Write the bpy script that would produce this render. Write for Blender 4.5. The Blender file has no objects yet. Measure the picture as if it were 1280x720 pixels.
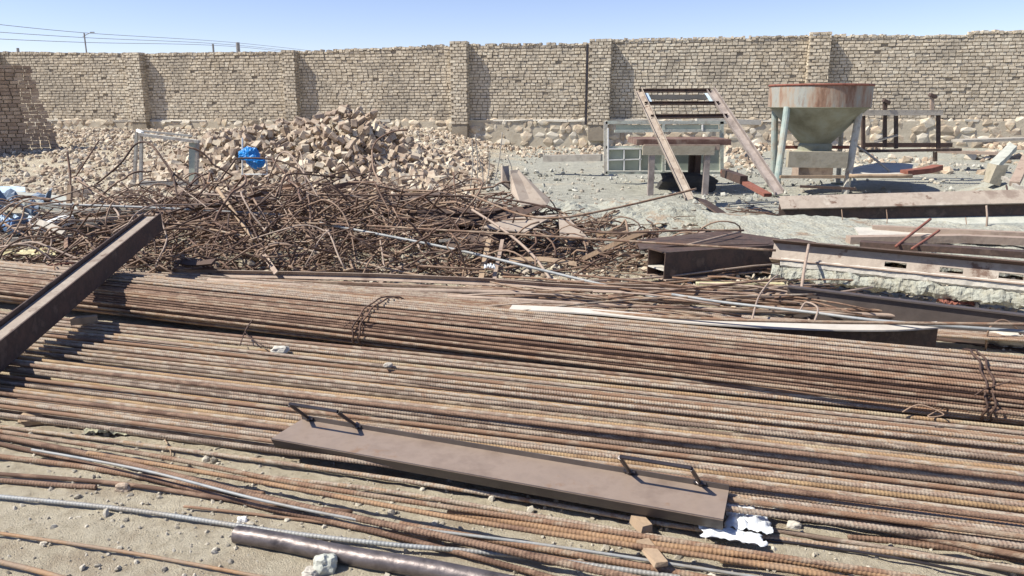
import bpy, bmesh, math, random
import numpy as np
from mathutils import Vector, Matrix, noise, Euler
R = math.radians
rnd = random.Random(7)
C = bpy.context.scene.collection
scn = bpy.context.scene

# ------------------------------------------------------------------ camera, sky, sun, exposure
CAMH, PITCH, FPX = 1.65, R(13.6), 950.0
cd = bpy.data.cameras.new('camera'); cam = bpy.data.objects.new('camera', cd); C.objects.link(cam)
cam.location = (0, 0, CAMH); cam.rotation_euler = (R(90) - PITCH, 0, 0)
cd.sensor_width = 36; cd.lens = 36 * FPX / 1280; cd.clip_end = 2000; cd.clip_start = .05
scn.camera = cam
SUN_EL = R(50); SUN_DIR = Vector((-1, -.20, 0)).normalized()
SUN_DIR = Vector((SUN_DIR.x * math.cos(SUN_EL), SUN_DIR.y * math.cos(SUN_EL), math.sin(SUN_EL)))
w = bpy.data.worlds.new('World'); scn.world = w; w.use_nodes = True
nt = w.node_tree; bg = nt.nodes['Background']
sky = nt.nodes.new('ShaderNodeTexSky'); sky.sky_type = 'NISHITA'; sky.sun_disc = False
sky.sun_elevation = SUN_EL; sky.sun_rotation = math.atan2(SUN_DIR.x, SUN_DIR.y)
sky.air_density = 1.0; sky.dust_density = .2; sky.ozone_density = 3.0; sky.altitude = 1500
tn = nt.nodes.new('ShaderNodeMix'); tn.data_type = 'RGBA'; tn.blend_type = 'MULTIPLY'; tn.inputs[0].default_value = 1
tn.inputs[7].default_value = (1.12, .97, 1.04, 1); nt.links.new(sky.outputs[0], tn.inputs[6]); nt.links.new(tn.outputs[2], bg.inputs[0]); bg.inputs[1].default_value = .10
sd = bpy.data.lights.new('sun', 'SUN'); sd.energy = 4.9; sd.angle = R(.5); sd.color = (1, .945, .84)
so = bpy.data.objects.new('sun', sd); C.objects.link(so)
so.rotation_euler = (-SUN_DIR).to_track_quat('-Z', 'Y').to_euler()
scn.view_settings.view_transform = 'Standard'; scn.view_settings.look = 'None'
scn.view_settings.exposure = .64; scn.view_settings.gamma = 1

# ------------------------------------------------------------------ pixel -> world
def ray(px, py):
    u = (px - 640) / FPX; v = (360 - py) / FPX
    cp, sp = math.cos(PITCH), math.sin(PITCH)
    return Vector((u, cp + v * sp, -sp + v * cp))
def W(px, py, z=0.0):
    d = ray(px, py); t = (z - CAMH) / d.z
    return Vector((d.x * t, d.y * t, z))
def WD(px, py, Y):
    d = ray(px, py); t = Y / d.y
    return Vector((d.x * t, Y, CAMH + d.z * t))
def sm(t): t = max(0., min(1., t)); return t * t * (3 - 2 * t)
WX0, WY0, WX1, WY1 = -20.5, 30.0, 15.6, 22.6           # boundary wall line in plan
def wall_y(x): return WY0 + (WY1 - WY0) * (x - WX0) / (WX1 - WX0)
def gz0(x, y):
    t = sm((y - 10) / 14.)
    z = t * (.25 + .0106 * max(-20, min(18, x)))
    back = wall_y(x) - y
    if back > -1:
        b = sm((13 - back) / 11.) * sm((.5 - x) / 4.) * .62
        z += b * sm((y - 12) / 5.)
    return z
def gz(x, y):
    z = gz0(x, y)
    if y < 45:
        k = .02 + .05 * sm((y - 6) / 6)
        z += k * noise.noise((x * .9, y * .9, 3.1)) + .35 * k * noise.noise((x * 3.3, y * 3.3, 1.1))
        if y < 7: z += .010 * noise.noise((x * 11, y * 11, 5.)) + .006 * noise.noise((x * 27, y * 27, 5.))
    return z

# ------------------------------------------------------------------ materials
def rgb(c): return (c[0], c[1], c[2], 1)
def mat(name, cols, rough=.85, scale=6, bump=.3, bscale=40, rand=0., metal=0., tint=0., stain=None, stscale=3, stth=.55,
        stretch=None, bdist=.01, world=False, alpha=None):
    m = bpy.data.materials.new(name); m.use_nodes = True
    n = m.node_tree.nodes; l = m.node_tree.links; b = n['Principled BSDF']
    b.inputs['Roughness'].default_value = rough; b.inputs['Metallic'].default_value = metal
    co = n.new('ShaderNodeNewGeometry' if world else 'ShaderNodeTexCoord').outputs['Position' if world else 'Object']
    oi = n.new('ShaderNodeObjectInfo')
    ad = n.new('ShaderNodeVectorMath'); ad.operation = 'ADD'; l.new(co, ad.inputs[0])
    if not world:
        mu = n.new('ShaderNodeMath'); mu.operation = 'MULTIPLY'; mu.inputs[1].default_value = 37; l.new(oi.outputs['Random'], mu.inputs[0])
        l.new(mu.outputs[0], ad.inputs[1])
    vec = ad.outputs[0]
    if stretch:
        mp = n.new('ShaderNodeVectorMath'); mp.operation = 'MULTIPLY'; mp.inputs[1].default_value = stretch
        l.new(vec, mp.inputs[0]); vec2 = mp.outputs[0]
    else: vec2 = vec
    ns = n.new('ShaderNodeTexNoise'); ns.inputs['Scale'].default_value = scale; ns.inputs['Detail'].default_value = 7
    ns.inputs['Roughness'].default_value = .65; l.new(vec2, ns.inputs['Vector'])
    cr = n.new('ShaderNodeValToRGB'); e = cr.color_ramp.elements
    while len(e) < len(cols): e.new(.5)
    for i, c in enumerate(cols):
        e[i].position = .32 + .36 * i / max(1, len(cols) - 1); e[i].color = rgb(c)
    fac = ns.outputs['Fac']
    if rand:
        a = n.new('ShaderNodeMath'); a.operation = 'MULTIPLY_ADD'; a.inputs[1].default_value = rand; a.inputs[2].default_value = -rand / 2
        l.new(oi.outputs['Random'], a.inputs[0])
        a2 = n.new('ShaderNodeMath'); a2.operation = 'ADD'; l.new(a.outputs[0], a2.inputs[0]); l.new(fac, a2.inputs[1]); fac = a2.outputs[0]
    if tint:
        at = n.new('ShaderNodeAttribute'); at.attribute_name = 'tint'
        a = n.new('ShaderNodeMath'); a.operation = 'MULTIPLY_ADD'; a.inputs[1].default_value = tint; a.inputs[2].default_value = -tint / 2
        l.new(at.outputs['Fac'], a.inputs[0])
        a2 = n.new('ShaderNodeMath'); a2.operation = 'ADD'; l.new(a.outputs[0], a2.inputs[0]); l.new(fac, a2.inputs[1]); fac = a2.outputs[0]
    l.new(fac, cr.inputs[0]); col = cr.outputs[0]
    if stain:
        s = n.new('ShaderNodeTexNoise'); s.inputs['Scale'].default_value = stscale; s.inputs['Detail'].default_value = 8; l.new(vec, s.inputs['Vector'])
        s.inputs['Roughness'].default_value = .7
        r2 = n.new('ShaderNodeValToRGB'); r2.color_ramp.elements[0].position = stth; r2.color_ramp.elements[1].position = stth + .08
        l.new(s.outputs['Fac'], r2.inputs[0])
        mx = n.new('ShaderNodeMix'); mx.data_type = 'RGBA'; l.new(r2.outputs[0], mx.inputs[0]); l.new(col, mx.inputs[6]); mx.inputs[7].default_value = rgb(stain)
        col = mx.outputs[2]
    l.new(col, b.inputs['Base Color'])
    if bump:
        bn = n.new('ShaderNodeTexNoise'); bn.inputs['Scale'].default_value = bscale; bn.inputs['Detail'].default_value = 6; l.new(vec2, bn.inputs['Vector'])
        bp = n.new('ShaderNodeBump'); bp.inputs['Strength'].default_value = bump; bp.inputs['Distance'].default_value = bdist
        l.new(bn.outputs['Fac'], bp.inputs['Height']); l.new(bp.outputs[0], b.inputs['Normal'])
    if alpha is not None:
        b.inputs['Transmission Weight'].default_value = alpha; b.inputs['IOR'].default_value = 1.1
    return m
M = {}
M['bar'] = mat('dusty rusted bar', [(.18, .128, .095), (.34, .278, .215), (.25, .168, .122), (.39, .335, .265), (.32, .21, .13), (.31, .25, .195)], rough=.8, scale=2.2, rand=.34, stretch=(2.2, 6, 6), bump=.5, bscale=60,
               stain=(.22, .12, .07), stscale=5, stth=.60, metal=0)
M['bar_brown'] = mat('brown rusted bar', [(.12, .066, .042), (.25, .158, .105), (.17, .10, .066), (.32, .245, .175), (.23, .135, .083)], rough=.8, scale=2.2, rand=.4, stretch=(2.2, 6, 6), bump=.5, bscale=60)
M['bar_gold'] = mat('golden rusted bar', [(.22, .135, .07), (.38, .26, .14), (.30, .185, .10), (.36, .29, .19)], rough=.8, scale=2.2, rand=.3, stretch=(2.2, 6, 6), bump=.5, bscale=60)
M['bar_orange'] = mat('orange rusted bar', [(.16, .09, .055), (.30, .18, .095), (.25, .18, .125)], rough=.75, scale=5, rand=.3, bump=.4, bscale=70)
M['bar_grey'] = mat('grey steel rod', [(.17, .18, .18), (.28, .29, .29), (.24, .22, .19)], rough=.5, scale=4, rand=.2, bump=.2, bscale=70)
M['scrap'] = mat('scrap rust', [(.065, .036, .025), (.155, .088, .058), (.10, .058, .04), (.26, .175, .12)], rough=.75, scale=3, rand=.7, bump=.3, bscale=60)
M['beam'] = mat('dusty pink rust', [(.20, .14, .11), (.35, .27, .21), (.28, .205, .16)], rough=.7, scale=4, bump=.3, bscale=30, stain=(.17, .09, .065), stscale=6, stth=.62)
M['beam_pale'] = mat('dusty pale steel', [(.22, .17, .135), (.35, .295, .24), (.29, .24, .195), (.41, .36, .30)], rough=.7, scale=3, bump=.4, bscale=30, stain=(.13, .08, .055), stscale=5, stth=.56)
M['beam_grey'] = mat('grey brown steel', [(.17, .14, .125), (.28, .235, .21), (.36, .31, .28)], rough=.6, scale=5, bump=.3, bscale=30)
M['beam_dark'] = mat('dark rusted and shaded steel', [(.035, .023, .018), (.09, .054, .04), (.055, .036, .028), (.13, .09, .068)], rough=.7, scale=5, bump=.3, bscale=30)  # dark rust; also carries painted shade on some webs and flanges
M['plate'] = mat('brown painted steel', [(.18, .132, .10), (.255, .195, .152), (.21, .16, .125)], rough=.5, scale=4, bump=.18, bscale=14, stain=(.22, .145, .095), stscale=7, stth=.585)
M['black_steel'] = mat('dark steel', [(.035, .03, .032), (.07, .06, .062)], rough=.3, scale=7, bump=.25, bscale=35, metal=.5)
M['brick'] = mat('pale clay brick', [(.41, .345, .255), (.51, .44, .335), (.56, .49, .38), (.47, .40, .305), (.59, .53, .42)], tint=.5, scale=5, bump=.8, bscale=30, world=True, stain=(.39, .34, .265), stscale=.9, stth=.50)
M['mortar'] = mat('mud mortar', [(.20, .165, .125), (.29, .25, .19)], scale=3, bump=.6, bscale=25, world=True)
M['plinth_mortar'] = mat('pale mortar', [(.36, .31, .235), (.48, .43, .335)], scale=4, bump=.8, bscale=20, world=True)
M['pipe'] = mat('dark pipe steel', [(.06, .05, .05), (.17, .145, .14), (.10, .085, .085)], rough=.46, scale=9, bump=.5, bscale=18, metal=.6)
M['clod'] = mat('grey clods', [(.26, .255, .215), (.38, .375, .32), (.45, .44, .385)], tint=.7, scale=6, bump=.5, bscale=25, world=True)
M['stone'] = mat('plinth stone', [(.34, .28, .205), (.46, .395, .30), (.53, .465, .36), (.46, .36, .265), (.51, .43, .30), (.55, .5, .41)], tint=.6, scale=3, bump=.6, bscale=18, world=True)
M['block'] = mat('broken clay block', [(.27, .20, .148), (.41, .325, .243), (.34, .255, .188), (.47, .395, .30)], rand=.5, scale=4, bump=.5, bscale=25)
M['rubble'] = mat('rubble', [(.28, .21, .148), (.42, .34, .245), (.48, .405, .30), (.36, .27, .19), (.52, .455, .355)], tint=.8, scale=6, bump=.5, bscale=25, world=True)
M['scrap_rubble'] = mat('dusty scrap rubble', [(.16, .13, .10), (.28, .23, .18), (.36, .31, .25)], tint=.8, scale=6, bump=.5, bscale=25, world=True)
M['pebble'] = mat('pebbles', [(.28, .25, .20), (.40, .36, .28), (.35, .32, .27), (.47, .43, .35)], tint=.8, scale=20, bump=.3, bscale=80, world=True)
M['concrete'] = mat('grey green concrete', [(.30, .31, .27), (.40, .41, .36), (.47, .47, .41)], scale=5, bump=.9, bscale=22, stain=(.3, .24, .18), stscale=3, stth=.62)
M['slab_concrete'] = mat('rough slab', [(.25, .255, .21), (.36, .365, .31), (.30, .29, .23), (.42, .42, .36)], scale=8, bump=1., bscale=30, bdist=.03, stain=(.27, .21, .15), stscale=2, stth=.56)
M['concrete_pale'] = mat('pale cement', [(.40, .37, .32), (.50, .47, .405), (.44, .41, .355)], scale=4, bump=.6, bscale=30)
M['wood'] = mat('weathered wood', [(.22, .155, .10), (.36, .26, .17), (.30, .22, .15)], scale=5, bump=.5, bscale=40, stretch=(1, 1, .2))
M['wood_grey'] = mat('grey wood', [(.24, .22, .19), (.38, .35, .30), (.30, .27, .23)], scale=5, bump=.5, bscale=40)
M['frame_paint'] = mat('dusty frame paint', [(.33, .31, .26), (.48, .46, .4), (.30, .24, .19)], scale=6, bump=.4, bscale=30)
M['green_paint'] = mat('pale green paint', [(.36, .39, .33), (.48, .51, .44), (.30, .28, .21)], scale=6, bump=.3, bscale=30)
M['white'] = mat('white paint', [(.62, .62, .6), (.78, .78, .76)], scale=8, bump=.2, bscale=30)
M['paper'] = mat('white crumpled paper', [(.55, .58, .6), (.70, .71, .71)], scale=8, bump=.25, bscale=30, stain=(.5, .7, .72), stscale=5, stth=.62, rough=.6)
M['blue'] = mat('blue plastic', [(.01, .16, .48), (.02, .28, .68)], scale=6, bump=.6, bscale=25, rough=.4)
M['blue_dark'] = mat('blue tarpaulin', [(.07, .11, .17), (.16, .22, .30)], scale=3, bump=.4, bscale=12, rough=.6)
M['lightblue'] = mat('pale blue plastic', [(.35, .47, .58), (.55, .64, .7)], scale=4, bump=.4, bscale=12, rough=.5)
M['hopper'] = mat('hopper paint', [(.19, .18, .12), (.27, .265, .19), (.31, .325, .265)], scale=3, bump=.4, bscale=25, stain=(.08, .05, .035), stscale=8, stth=.66)
M['hopper_rim'] = mat('rusted hopper rim', [(.13, .07, .045), (.25, .15, .10), (.32, .26, .20), (.30, .31, .28), (.20, .12, .08)], scale=2.6, bump=.3, bscale=25, stretch=(1.4, 1.4, .4))
M['hopper_leg'] = mat('chipped turquoise paint', [(.22, .29, .265), (.36, .41, .37), (.36, .31, .24)], scale=4, bump=.4, bscale=25)
M['glass'] = mat('dusty green glass', [(.33, .38, .32), (.44, .48, .40)], scale=3, bump=0, rough=.25)
M['clear_glass'] = mat('clear glass', [(.8, .88, .84), (.85, .9, .87)], rough=.05, bump=0, alpha=.95)
M['redrust'] = mat('dark red rust', [(.13, .04, .03), (.24, .09, .06), (.16, .06, .045)], scale=5, bump=.3, bscale=30)
M['bench_red'] = mat('maroon board', [(.085, .042, .033), (.15, .085, .065), (.26, .2, .155)], scale=5, bump=.3, bscale=30)
M['straw'] = mat('straw matting', [(.45, .40, .22), (.62, .57, .36)], scale=10, bump=.8, bscale=30)
M['pole'] = mat('far pole', [(.2, .2, .2), (.28, .28, .28)], scale=3, bump=0)
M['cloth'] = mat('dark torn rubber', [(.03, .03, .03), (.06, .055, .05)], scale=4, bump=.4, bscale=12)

# ground material: sand, gravel patches, grey-green grit in the middle distance
def ground_mat():
    m = bpy.data.materials.new('dry ground'); m.use_nodes = True
    n = m.node_tree.nodes; l = m.node_tree.links; b = n['Principled BSDF']; b.inputs['Roughness'].default_value = .95
    pos = n.new('ShaderNodeNewGeometry').outputs['Position']
    def nz(s, d=8, r=.65):
        t = n.new('ShaderNodeTexNoise'); t.inputs['Scale'].default_value = s; t.inputs['Detail'].default_value = d; t.inputs['Roughness'].default_value = r
        l.new(pos, t.inputs['Vector']); return t.outputs['Fac']
    def ramp(f, cs, a=.3, z=.7):
        r = n.new('ShaderNodeValToRGB'); e = r.color_ramp.elements
        while len(e) < len(cs): e.new(.5)
        for i, c in enumerate(cs): e[i].position = a + (z - a) * i / (len(cs) - 1); e[i].color = rgb(c)
        l.new(f, r.inputs[0]); return r.outputs[0]
    sand0 = ramp(nz(14), [(.34, .285, .20), (.50, .44, .325), (.58, .52, .395)])
    stm = n.new('ShaderNodeMix'); stm.data_type = 'RGBA'; l.new(ramp(nz(2.6), [(0, 0, 0), (.75, .75, .75)], .50, .64), stm.inputs[0]); l.new(sand0, stm.inputs[6]); stm.inputs[7].default_value = (.33, .26, .18, 1)
    sand = stm.outputs[2]
    grey = ramp(nz(9), [(.26, .25, .205), (.37, .365, .305), (.44, .43, .36)])
    sep = n.new('ShaderNodeSeparateXYZ'); l.new(pos, sep.inputs[0])
    def rng(s, a, b_):
        r = n.new('ShaderNodeMapRange'); l.new(s, r.inputs[0]); r.inputs[1].default_value = a; r.inputs[2].default_value = b_; return r.outputs[0]
    def mul(a, b_, op='MULTIPLY'):
        t = n.new('ShaderNodeMath'); t.operation = op; l.new(a, t.inputs[0])
        if isinstance(b_, float): t.inputs[1].default_value = b_
        else: l.new(b_, t.inputs[1])
        return t.outputs[0]
    f = mul(rng(sep.outputs[1], 6.5, 9.), rng(sep.outputs[0], -2., 1.))
    f = mul(mul(f, .45, 'ADD'), nz(.8))
    f = rng(f, .42, .60)
    f = mul(f, rng(sep.outputs[1], 5.5, 7.5))
    mx = n.new('ShaderNodeMix'); mx.data_type = 'RGBA'; l.new(f, mx.inputs[0]); l.new(sand, mx.inputs[6]); l.new(grey, mx.inputs[7])
    l.new(mx.outputs[2], b.inputs['Base Color'])
    h = mul(nz(45, 9, .75), nz(160, 4), 'ADD')
    bp = n.new('ShaderNodeBump'); bp.inputs['Strength'].default_value = .8; bp.inputs['Distance'].default_value = .03
    l.new(h, bp.inputs['Height']); l.new(bp.outputs[0], b.inputs['Normal'])
    return m
M['ground'] = ground_mat()

# ------------------------------------------------------------------ mesh helpers
class MB:
    def __init__(s): s.v = []; s.f = []; s.t = []; s.m = []
    def add(s, vs, fs, tint=None, mi=0):
        o = len(s.v); s.v.extend([tuple(v) for v in vs]); s.f.extend([tuple(i + o for i in f) for f in fs])
        t = rnd.random() if tint is None else tint
        s.t.extend([t] * len(fs)); s.m.extend([mi] * len(fs)); return s
    def box(s, c, size, rot=None, tint=None, jit=0, mi=0):
        c = Vector(c); hx, hy, hz = [k / 2 for k in size]; vs = []
        for dz in (-hz, hz):
            for dx, dy in ((-hx, -hy), (hx, -hy), (hx, hy), (-hx, hy)):
                p = Vector((dx, dy, dz))
                if jit: p += Vector([rnd.uniform(-jit, jit) for _ in range(3)])
                if rot: p = rot @ p
                vs.append(c + p)
        return s.add(vs, [(3, 2, 1, 0), (4, 5, 6, 7), (0, 1, 5, 4), (1, 2, 6, 5), (2, 3, 7, 6), (3, 0, 4, 7)], tint, mi)
    def tube(s, pts, r, n=8, tint=None, cap=True, rs=None):
        pts = [Vector(p) for p in pts]; vs = []; N = len(pts)
        up = Vector((0, 0, 1)); t0 = (pts[1] - pts[0]).normalized()
        if abs(t0.z) > .9: up = Vector((1, 0, 0))
        a = t0.cross(up).normalized()
        for i, p in enumerate(pts):
            t = (pts[min(i + 1, N - 1)] - pts[max(i - 1, 0)])
            if t.length < 1e-9: t = t0
            t.normalize(); a = (a - t * a.dot(t)).normalized(); b = t.cross(a)
            rr = rs[i] if rs else r
            for k in range(n):
                th = 2 * math.pi * k / n; vs.append(p + a * (rr * math.cos(th)) + b * (rr * math.sin(th)))
        fs = [(i * n + k, i * n + (k + 1) % n, (i + 1) * n + (k + 1) % n, (i + 1) * n + k) for i in range(N - 1) for k in range(n)]
        if cap: fs += [tuple(reversed(range(n))), tuple(range((N - 1) * n, N * n))]
        return s.add(vs, fs, tint)
    def sweep(s, prof, pts, roll=0., tint=None, up=(0, 0, 1)):
        pts = [Vector(p) for p in pts]; up = Vector(up); N = len(pts); n = len(prof); vs = []
        cr, sr = math.cos(roll), math.sin(roll)
        for i, p in enumerate(pts):
            t = (pts[min(i + 1, N - 1)] - pts[max(i - 1, 0)]).normalized()
            a = t.cross(up).normalized(); b = a.cross(t)
            for (x, y) in prof:
                xx = x * cr - y * sr; yy = x * sr + y * cr
                vs.append(p + a * xx + b * yy)
        fs = [(i * n + k, i * n + (k + 1) % n, (i + 1) * n + (k + 1) % n, (i + 1) * n + k) for i in range(N - 1) for k in range(n)]
        fs += [tuple(reversed(range(n))), tuple(range((N - 1) * n, N * n))]
        return s.add(vs, fs, tint)
    def build(s, name, m, parent=None, smooth=False, origin=None, recalc=True):
        me = bpy.data.meshes.new(name)
        o = Vector(origin) if origin is not None else Vector((0, 0, 0))
        if origin is None and parent is None and s.v:
            a = np.array(s.v); o = Vector((float(a[:, 0].mean()), float(a[:, 1].mean()), float(a[:, 2].min())))
        if parent is not None: o = parent_loc(parent)
        me.from_pydata([(v[0] - o.x, v[1] - o.y, v[2] - o.z) for v in s.v], [], s.f)
        if recalc:
            b = bmesh.new(); b.from_mesh(me); bmesh.ops.recalc_face_normals(b, faces=b.faces); b.to_mesh(me); b.free()
        at = me.attributes.new('tint', 'FLOAT', 'FACE'); at.data.foreach_set('value', s.t)
        ms = m if isinstance(m, (list, tuple)) else [m]
        for q in ms: me.materials.append(M[q] if isinstance(q, str) else q)
        if len(ms) > 1: me.polygons.foreach_set('material_index', s.m)
        if smooth: me.polygons.foreach_set('use_smooth', [True] * len(me.polygons))
        ob = bpy.data.objects.new(name, me); C.objects.link(ob)
        if parent is not None:
            ob.parent = parent
        else: ob.location = o
        return ob
def parent_loc(p):
    o = Vector(p.location)
    while p.parent is not None: p = p.parent; o += Vector(p.location)
    return o
def tag(o, label=None, cat=None, group=None, kind=None):
    if label: o['label'] = label
    if cat: o['category'] = cat
    if group: o['group'] = group
    if kind: o['kind'] = kind
    return o
def empty(name, loc, label, cat, group=None):
    o = bpy.data.objects.new(name, None); C.objects.link(o); o.location = loc; o.empty_display_size = .1
    return tag(o, label, cat, group)
def poly_np(name, V, F, tint, m, smooth=False):
    me = bpy.data.meshes.new(name); me.from_pydata(V.tolist(), [], F.tolist())
    at = me.attributes.new('tint', 'FLOAT', 'FACE'); at.data.foreach_set('value', tint)
    me.materials.append(M[m]); o = bpy.data.objects.new(name, me); C.objects.link(o)
    return o
def smooth_path(pts, k=6):
    pts = [Vector(p) for p in pts]
    if len(pts) < 3: return [pts[0].lerp(pts[-1], i / k) for i in range(k + 1)]
    out = []
    for i in range(len(pts) - 1):
        p0 = pts[max(i - 1, 0)]; p1 = pts[i]; p2 = pts[i + 1]; p3 = pts[min(i + 2, len(pts) - 1)]
        for j in range(k):
            t = j / k
            out.append(.5 * ((2 * p1) + (p2 - p0) * t + (2 * p0 - 5 * p1 + 4 * p2 - p3) * t * t + (3 * p1 - p0 - 3 * p2 + p3) * t ** 3))
    out.append(pts[-1]); return out
def Iprof(b, h, t=.012, tw=.01):
    return [(-b / 2, -h / 2), (b / 2, -h / 2), (b / 2, -h / 2 + t), (tw / 2, -h / 2 + t), (tw / 2, h / 2 - t), (b / 2, h / 2 - t), (b / 2, h / 2),
            (-b / 2, h / 2), (-b / 2, h / 2 - t), (-tw / 2, h / 2 - t), (-tw / 2, -h / 2 + t), (-b / 2, -h / 2 + t)]
def Lprof(a, t): return [(0, 0), (a, 0), (a, t), (t, t), (t, a), (0, a)]
def Rprof(w_, h): return [(-w_ / 2, -h / 2), (w_ / 2, -h / 2), (w_ / 2, h / 2), (-w_ / 2, h / 2)]
def Uprof(b, h, t): return [(-b / 2, 0), (b / 2, 0), (b / 2, h), (b / 2 - t, h), (b / 2 - t, t), (-b / 2 + t, t), (-b / 2 + t, h), (-b / 2, h)]

# icosahedron template for scattered stones
ph = (1 + 5 ** .5) / 2
ICO = np.array([(-1, ph, 0), (1, ph, 0), (-1, -ph, 0), (1, -ph, 0), (0, -1, ph), (0, 1, ph), (0, -1, -ph), (0, 1, -ph), (ph, 0, -1), (ph, 0, 1), (-ph, 0, -1), (-ph, 0, 1)], float) / 1.9
ICF = np.array([(0, 11, 5), (0, 5, 1), (0, 1, 7), (0, 7, 10), (0, 10, 11), (1, 5, 9), (5, 11, 4), (11, 10, 2), (10, 7, 6), (7, 1, 8), (3, 9, 4), (3, 4, 2), (3, 2, 6), (3, 6, 8), (3, 8, 9), (4, 9, 5), (2, 4, 11), (6, 2, 10), (8, 6, 7), (9, 8, 1)])
CUB = np.array([(x, y, z) for z in (-1, 1) for x, y in ((-1, -1), (1, -1), (1, 1), (-1, 1))], float)
CUF = np.array([(3, 2, 1, 0), (4, 5, 6, 7), (0, 1, 5, 4), (1, 2, 6, 5), (2, 3, 7, 6), (3, 0, 4, 7)])
nr = np.random.RandomState(5)
def scatter(name, m, pos, size, flat=.6, jit=.25, cube=False):
    T, F = (CUB, CUF) if cube else (ICO, ICF)
    n = len(pos); pos = np.array(pos); size = np.array(size)
    q = nr.normal(size=(n, 4)); q /= np.linalg.norm(q, axis=1)[:, None]
    w_, x, y, z = q.T
    Rm = np.stack([1 - 2 * (y * y + z * z), 2 * (x * y - z * w_), 2 * (x * z + y * w_), 2 * (x * y + z * w_), 1 - 2 * (x * x + z * z), 2 * (y * z - x * w_),
                   2 * (x * z - y * w_), 2 * (y * z + x * w_), 1 - 2 * (x * x + y * y)], 1).reshape(n, 3, 3)
    sc = np.stack([np.ones(n), nr.uniform(.6, 1, n), nr.uniform(flat * .7, flat * 1.2, n)], 1) * size[:, None]
    V = (T[None] + nr.uniform(-jit, jit, (n, len(T), 3))) * sc[:, None, :]
    V = np.einsum('nij,nkj->nki', Rm, V) + pos[:, None, :]
    FF = (F[None] + (np.arange(n) * len(T))[:, None, None]).reshape(-1, F.shape[1])
    t = np.repeat(nr.uniform(0, 1, n), len(F))
    return poly_np(name, V.reshape(-1, 3), FF, t, m)

# ------------------------------------------------------------------ GROUND
def ground():
    def axis(a, b, dense0, dense1, nd, nf, p=2.2):
        core = np.linspace(dense0, dense1, nd)
        lo = dense0 - (dense0 - a) * (np.linspace(0, 1, nf)[1:] ** p); hi = dense1 + (b - dense1) * (np.linspace(0, 1, nf)[1:] ** p)
        return np.concatenate([lo[::-1], core, hi])
    xs = axis(-500, 500, -5, 5, 260, 130); ys = axis(-60, 900, 1.6, 9, 230, 150)
    V = [(float(x), float(y), gz(x, y)) for y in ys for x in xs]; nx = len(xs)
    F = [(j * nx + i, j * nx + i + 1, (j + 1) * nx + i + 1, (j + 1) * nx + i) for j in range(len(ys) - 1) for i in range(nx - 1)]
    me = bpy.data.meshes.new('ground'); me.from_pydata(V, [], F); me.materials.append(M['ground'])
    me.polygons.foreach_set('use_smooth', [True] * len(me.polygons))
    o = bpy.data.objects.new('ground', me); C.objects.link(o); tag(o, kind='structure')
ground()

# ------------------------------------------------------------------ BOUNDARY WALL
wd = Vector((WX1 - WX0, WY1 - WY0, 0)); WL = wd.length; wd.normalize(); wn = Vector((wd.y, -wd.x, 0))
if wn.y > 0: wn = -wn
WROT = Matrix.Rotation(math.atan2(wd.y, wd.x), 3, 'Z')
def wpt(s, out, z): return Vector((WX0, WY0, 0)) + wd * s + wn * out + Vector((0, 0, z))
def s_of_px(px):
    u = (px - 640) / FPX * 1.0
    # plan ray x = u/(cos p + v sin p) * y ; use eye-level row
    k = u / (math.cos(PITCH) + math.tan(PITCH) * math.sin(PITCH))
    s = (k * WY0 - WX0) / (wd.x - k * wd.y); return s
tops = [(-200, 66), (15, 67), (190, 69), (378, 66), (585, 57), (735, 56), (765, 51), (1030, 46), (1200, 46), (1204, 41), (1400, 38)]
def top_z(s):
    p = Vector((WX0, WY0, 0)) + wd * s
    for px0 in (0,):
        pass
    # pixel column of this s
    k = p.x / p.y; u = k * (math.cos(PITCH) + math.tan(PITCH) * math.sin(PITCH)); px = 640 + u * FPX
    for (a, ya), (b, yb) in zip(tops, tops[1:]):
        if a <= px <= b:
            y = ya + (yb - ya) * (px - a) / (b - a); return WD(px, y, p.y).z
    return WD(px, tops[-1][1] if px > 0 else 66, p.y).z
def base_z(s):
    p = Vector((WX0, WY0, 0)) + wd * s
    return 1.0 + .17 * s / WL
S0, S1 = -9., WL + 9.
wall = empty('brick_wall', (0, wall_y(0), 0), 'long pale brick boundary wall with square piers running across the back', 'wall')
bm = MB(); rowh = .098; bl = .19; depth = .13
def s_panel(s): return (s + 9) / 4.9
def brick_row(mb, s0, s1, z, out0, row, ztop=None, jitter=.012):
    s = s0 + (bl / 2 if row % 2 else 0)
    while s < s1 - .03:
        L = bl * rnd.uniform(.86, 1.1)
        e = min(s + L, s1)
        if rnd.random() < .012 and ztop is not None: s = e; continue
        if ztop is None or z < ztop((s + e) / 2) - rnd.uniform(0, .03):
            hh = rowh * rnd.uniform(.74, .82)
            c = wpt((s + e) / 2, out0 - depth / 2 + rnd.uniform(-jitter, jitter), z + rowh / 2 + .012 * noise.noise((s * .35, z, 0)) + rnd.uniform(-.004, .004))
            r = WROT @ Matrix.Rotation(rnd.uniform(-.03, .03), 3, 'Z') @ Matrix.Rotation(rnd.uniform(-.015, .015), 3, 'Y') @ Matrix.Rotation(rnd.uniform(-.06, .06), 3, 'X')
            mb.box(c, ((e - s) - rnd.uniform(.012, .03), depth, hh), r, jit=.006, tint=max(0, min(1, .15 + .62 * rnd.random() + .45 * noise.noise((s * .22, z * .55, 7)) + (.12 if int(s_panel(s)) % 2 else 0))))
        s = e
row = 0; z = .95
while z < 4.3:
    def zt(s): return top_z(s)
    if z + .2 > min(top_z(S0), top_z(WL / 2)) - 5: brick_row(bm, S0, S1, z, 0, row, lambda s: top_z(s) - .02)
    z += rowh; row += 1
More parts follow.
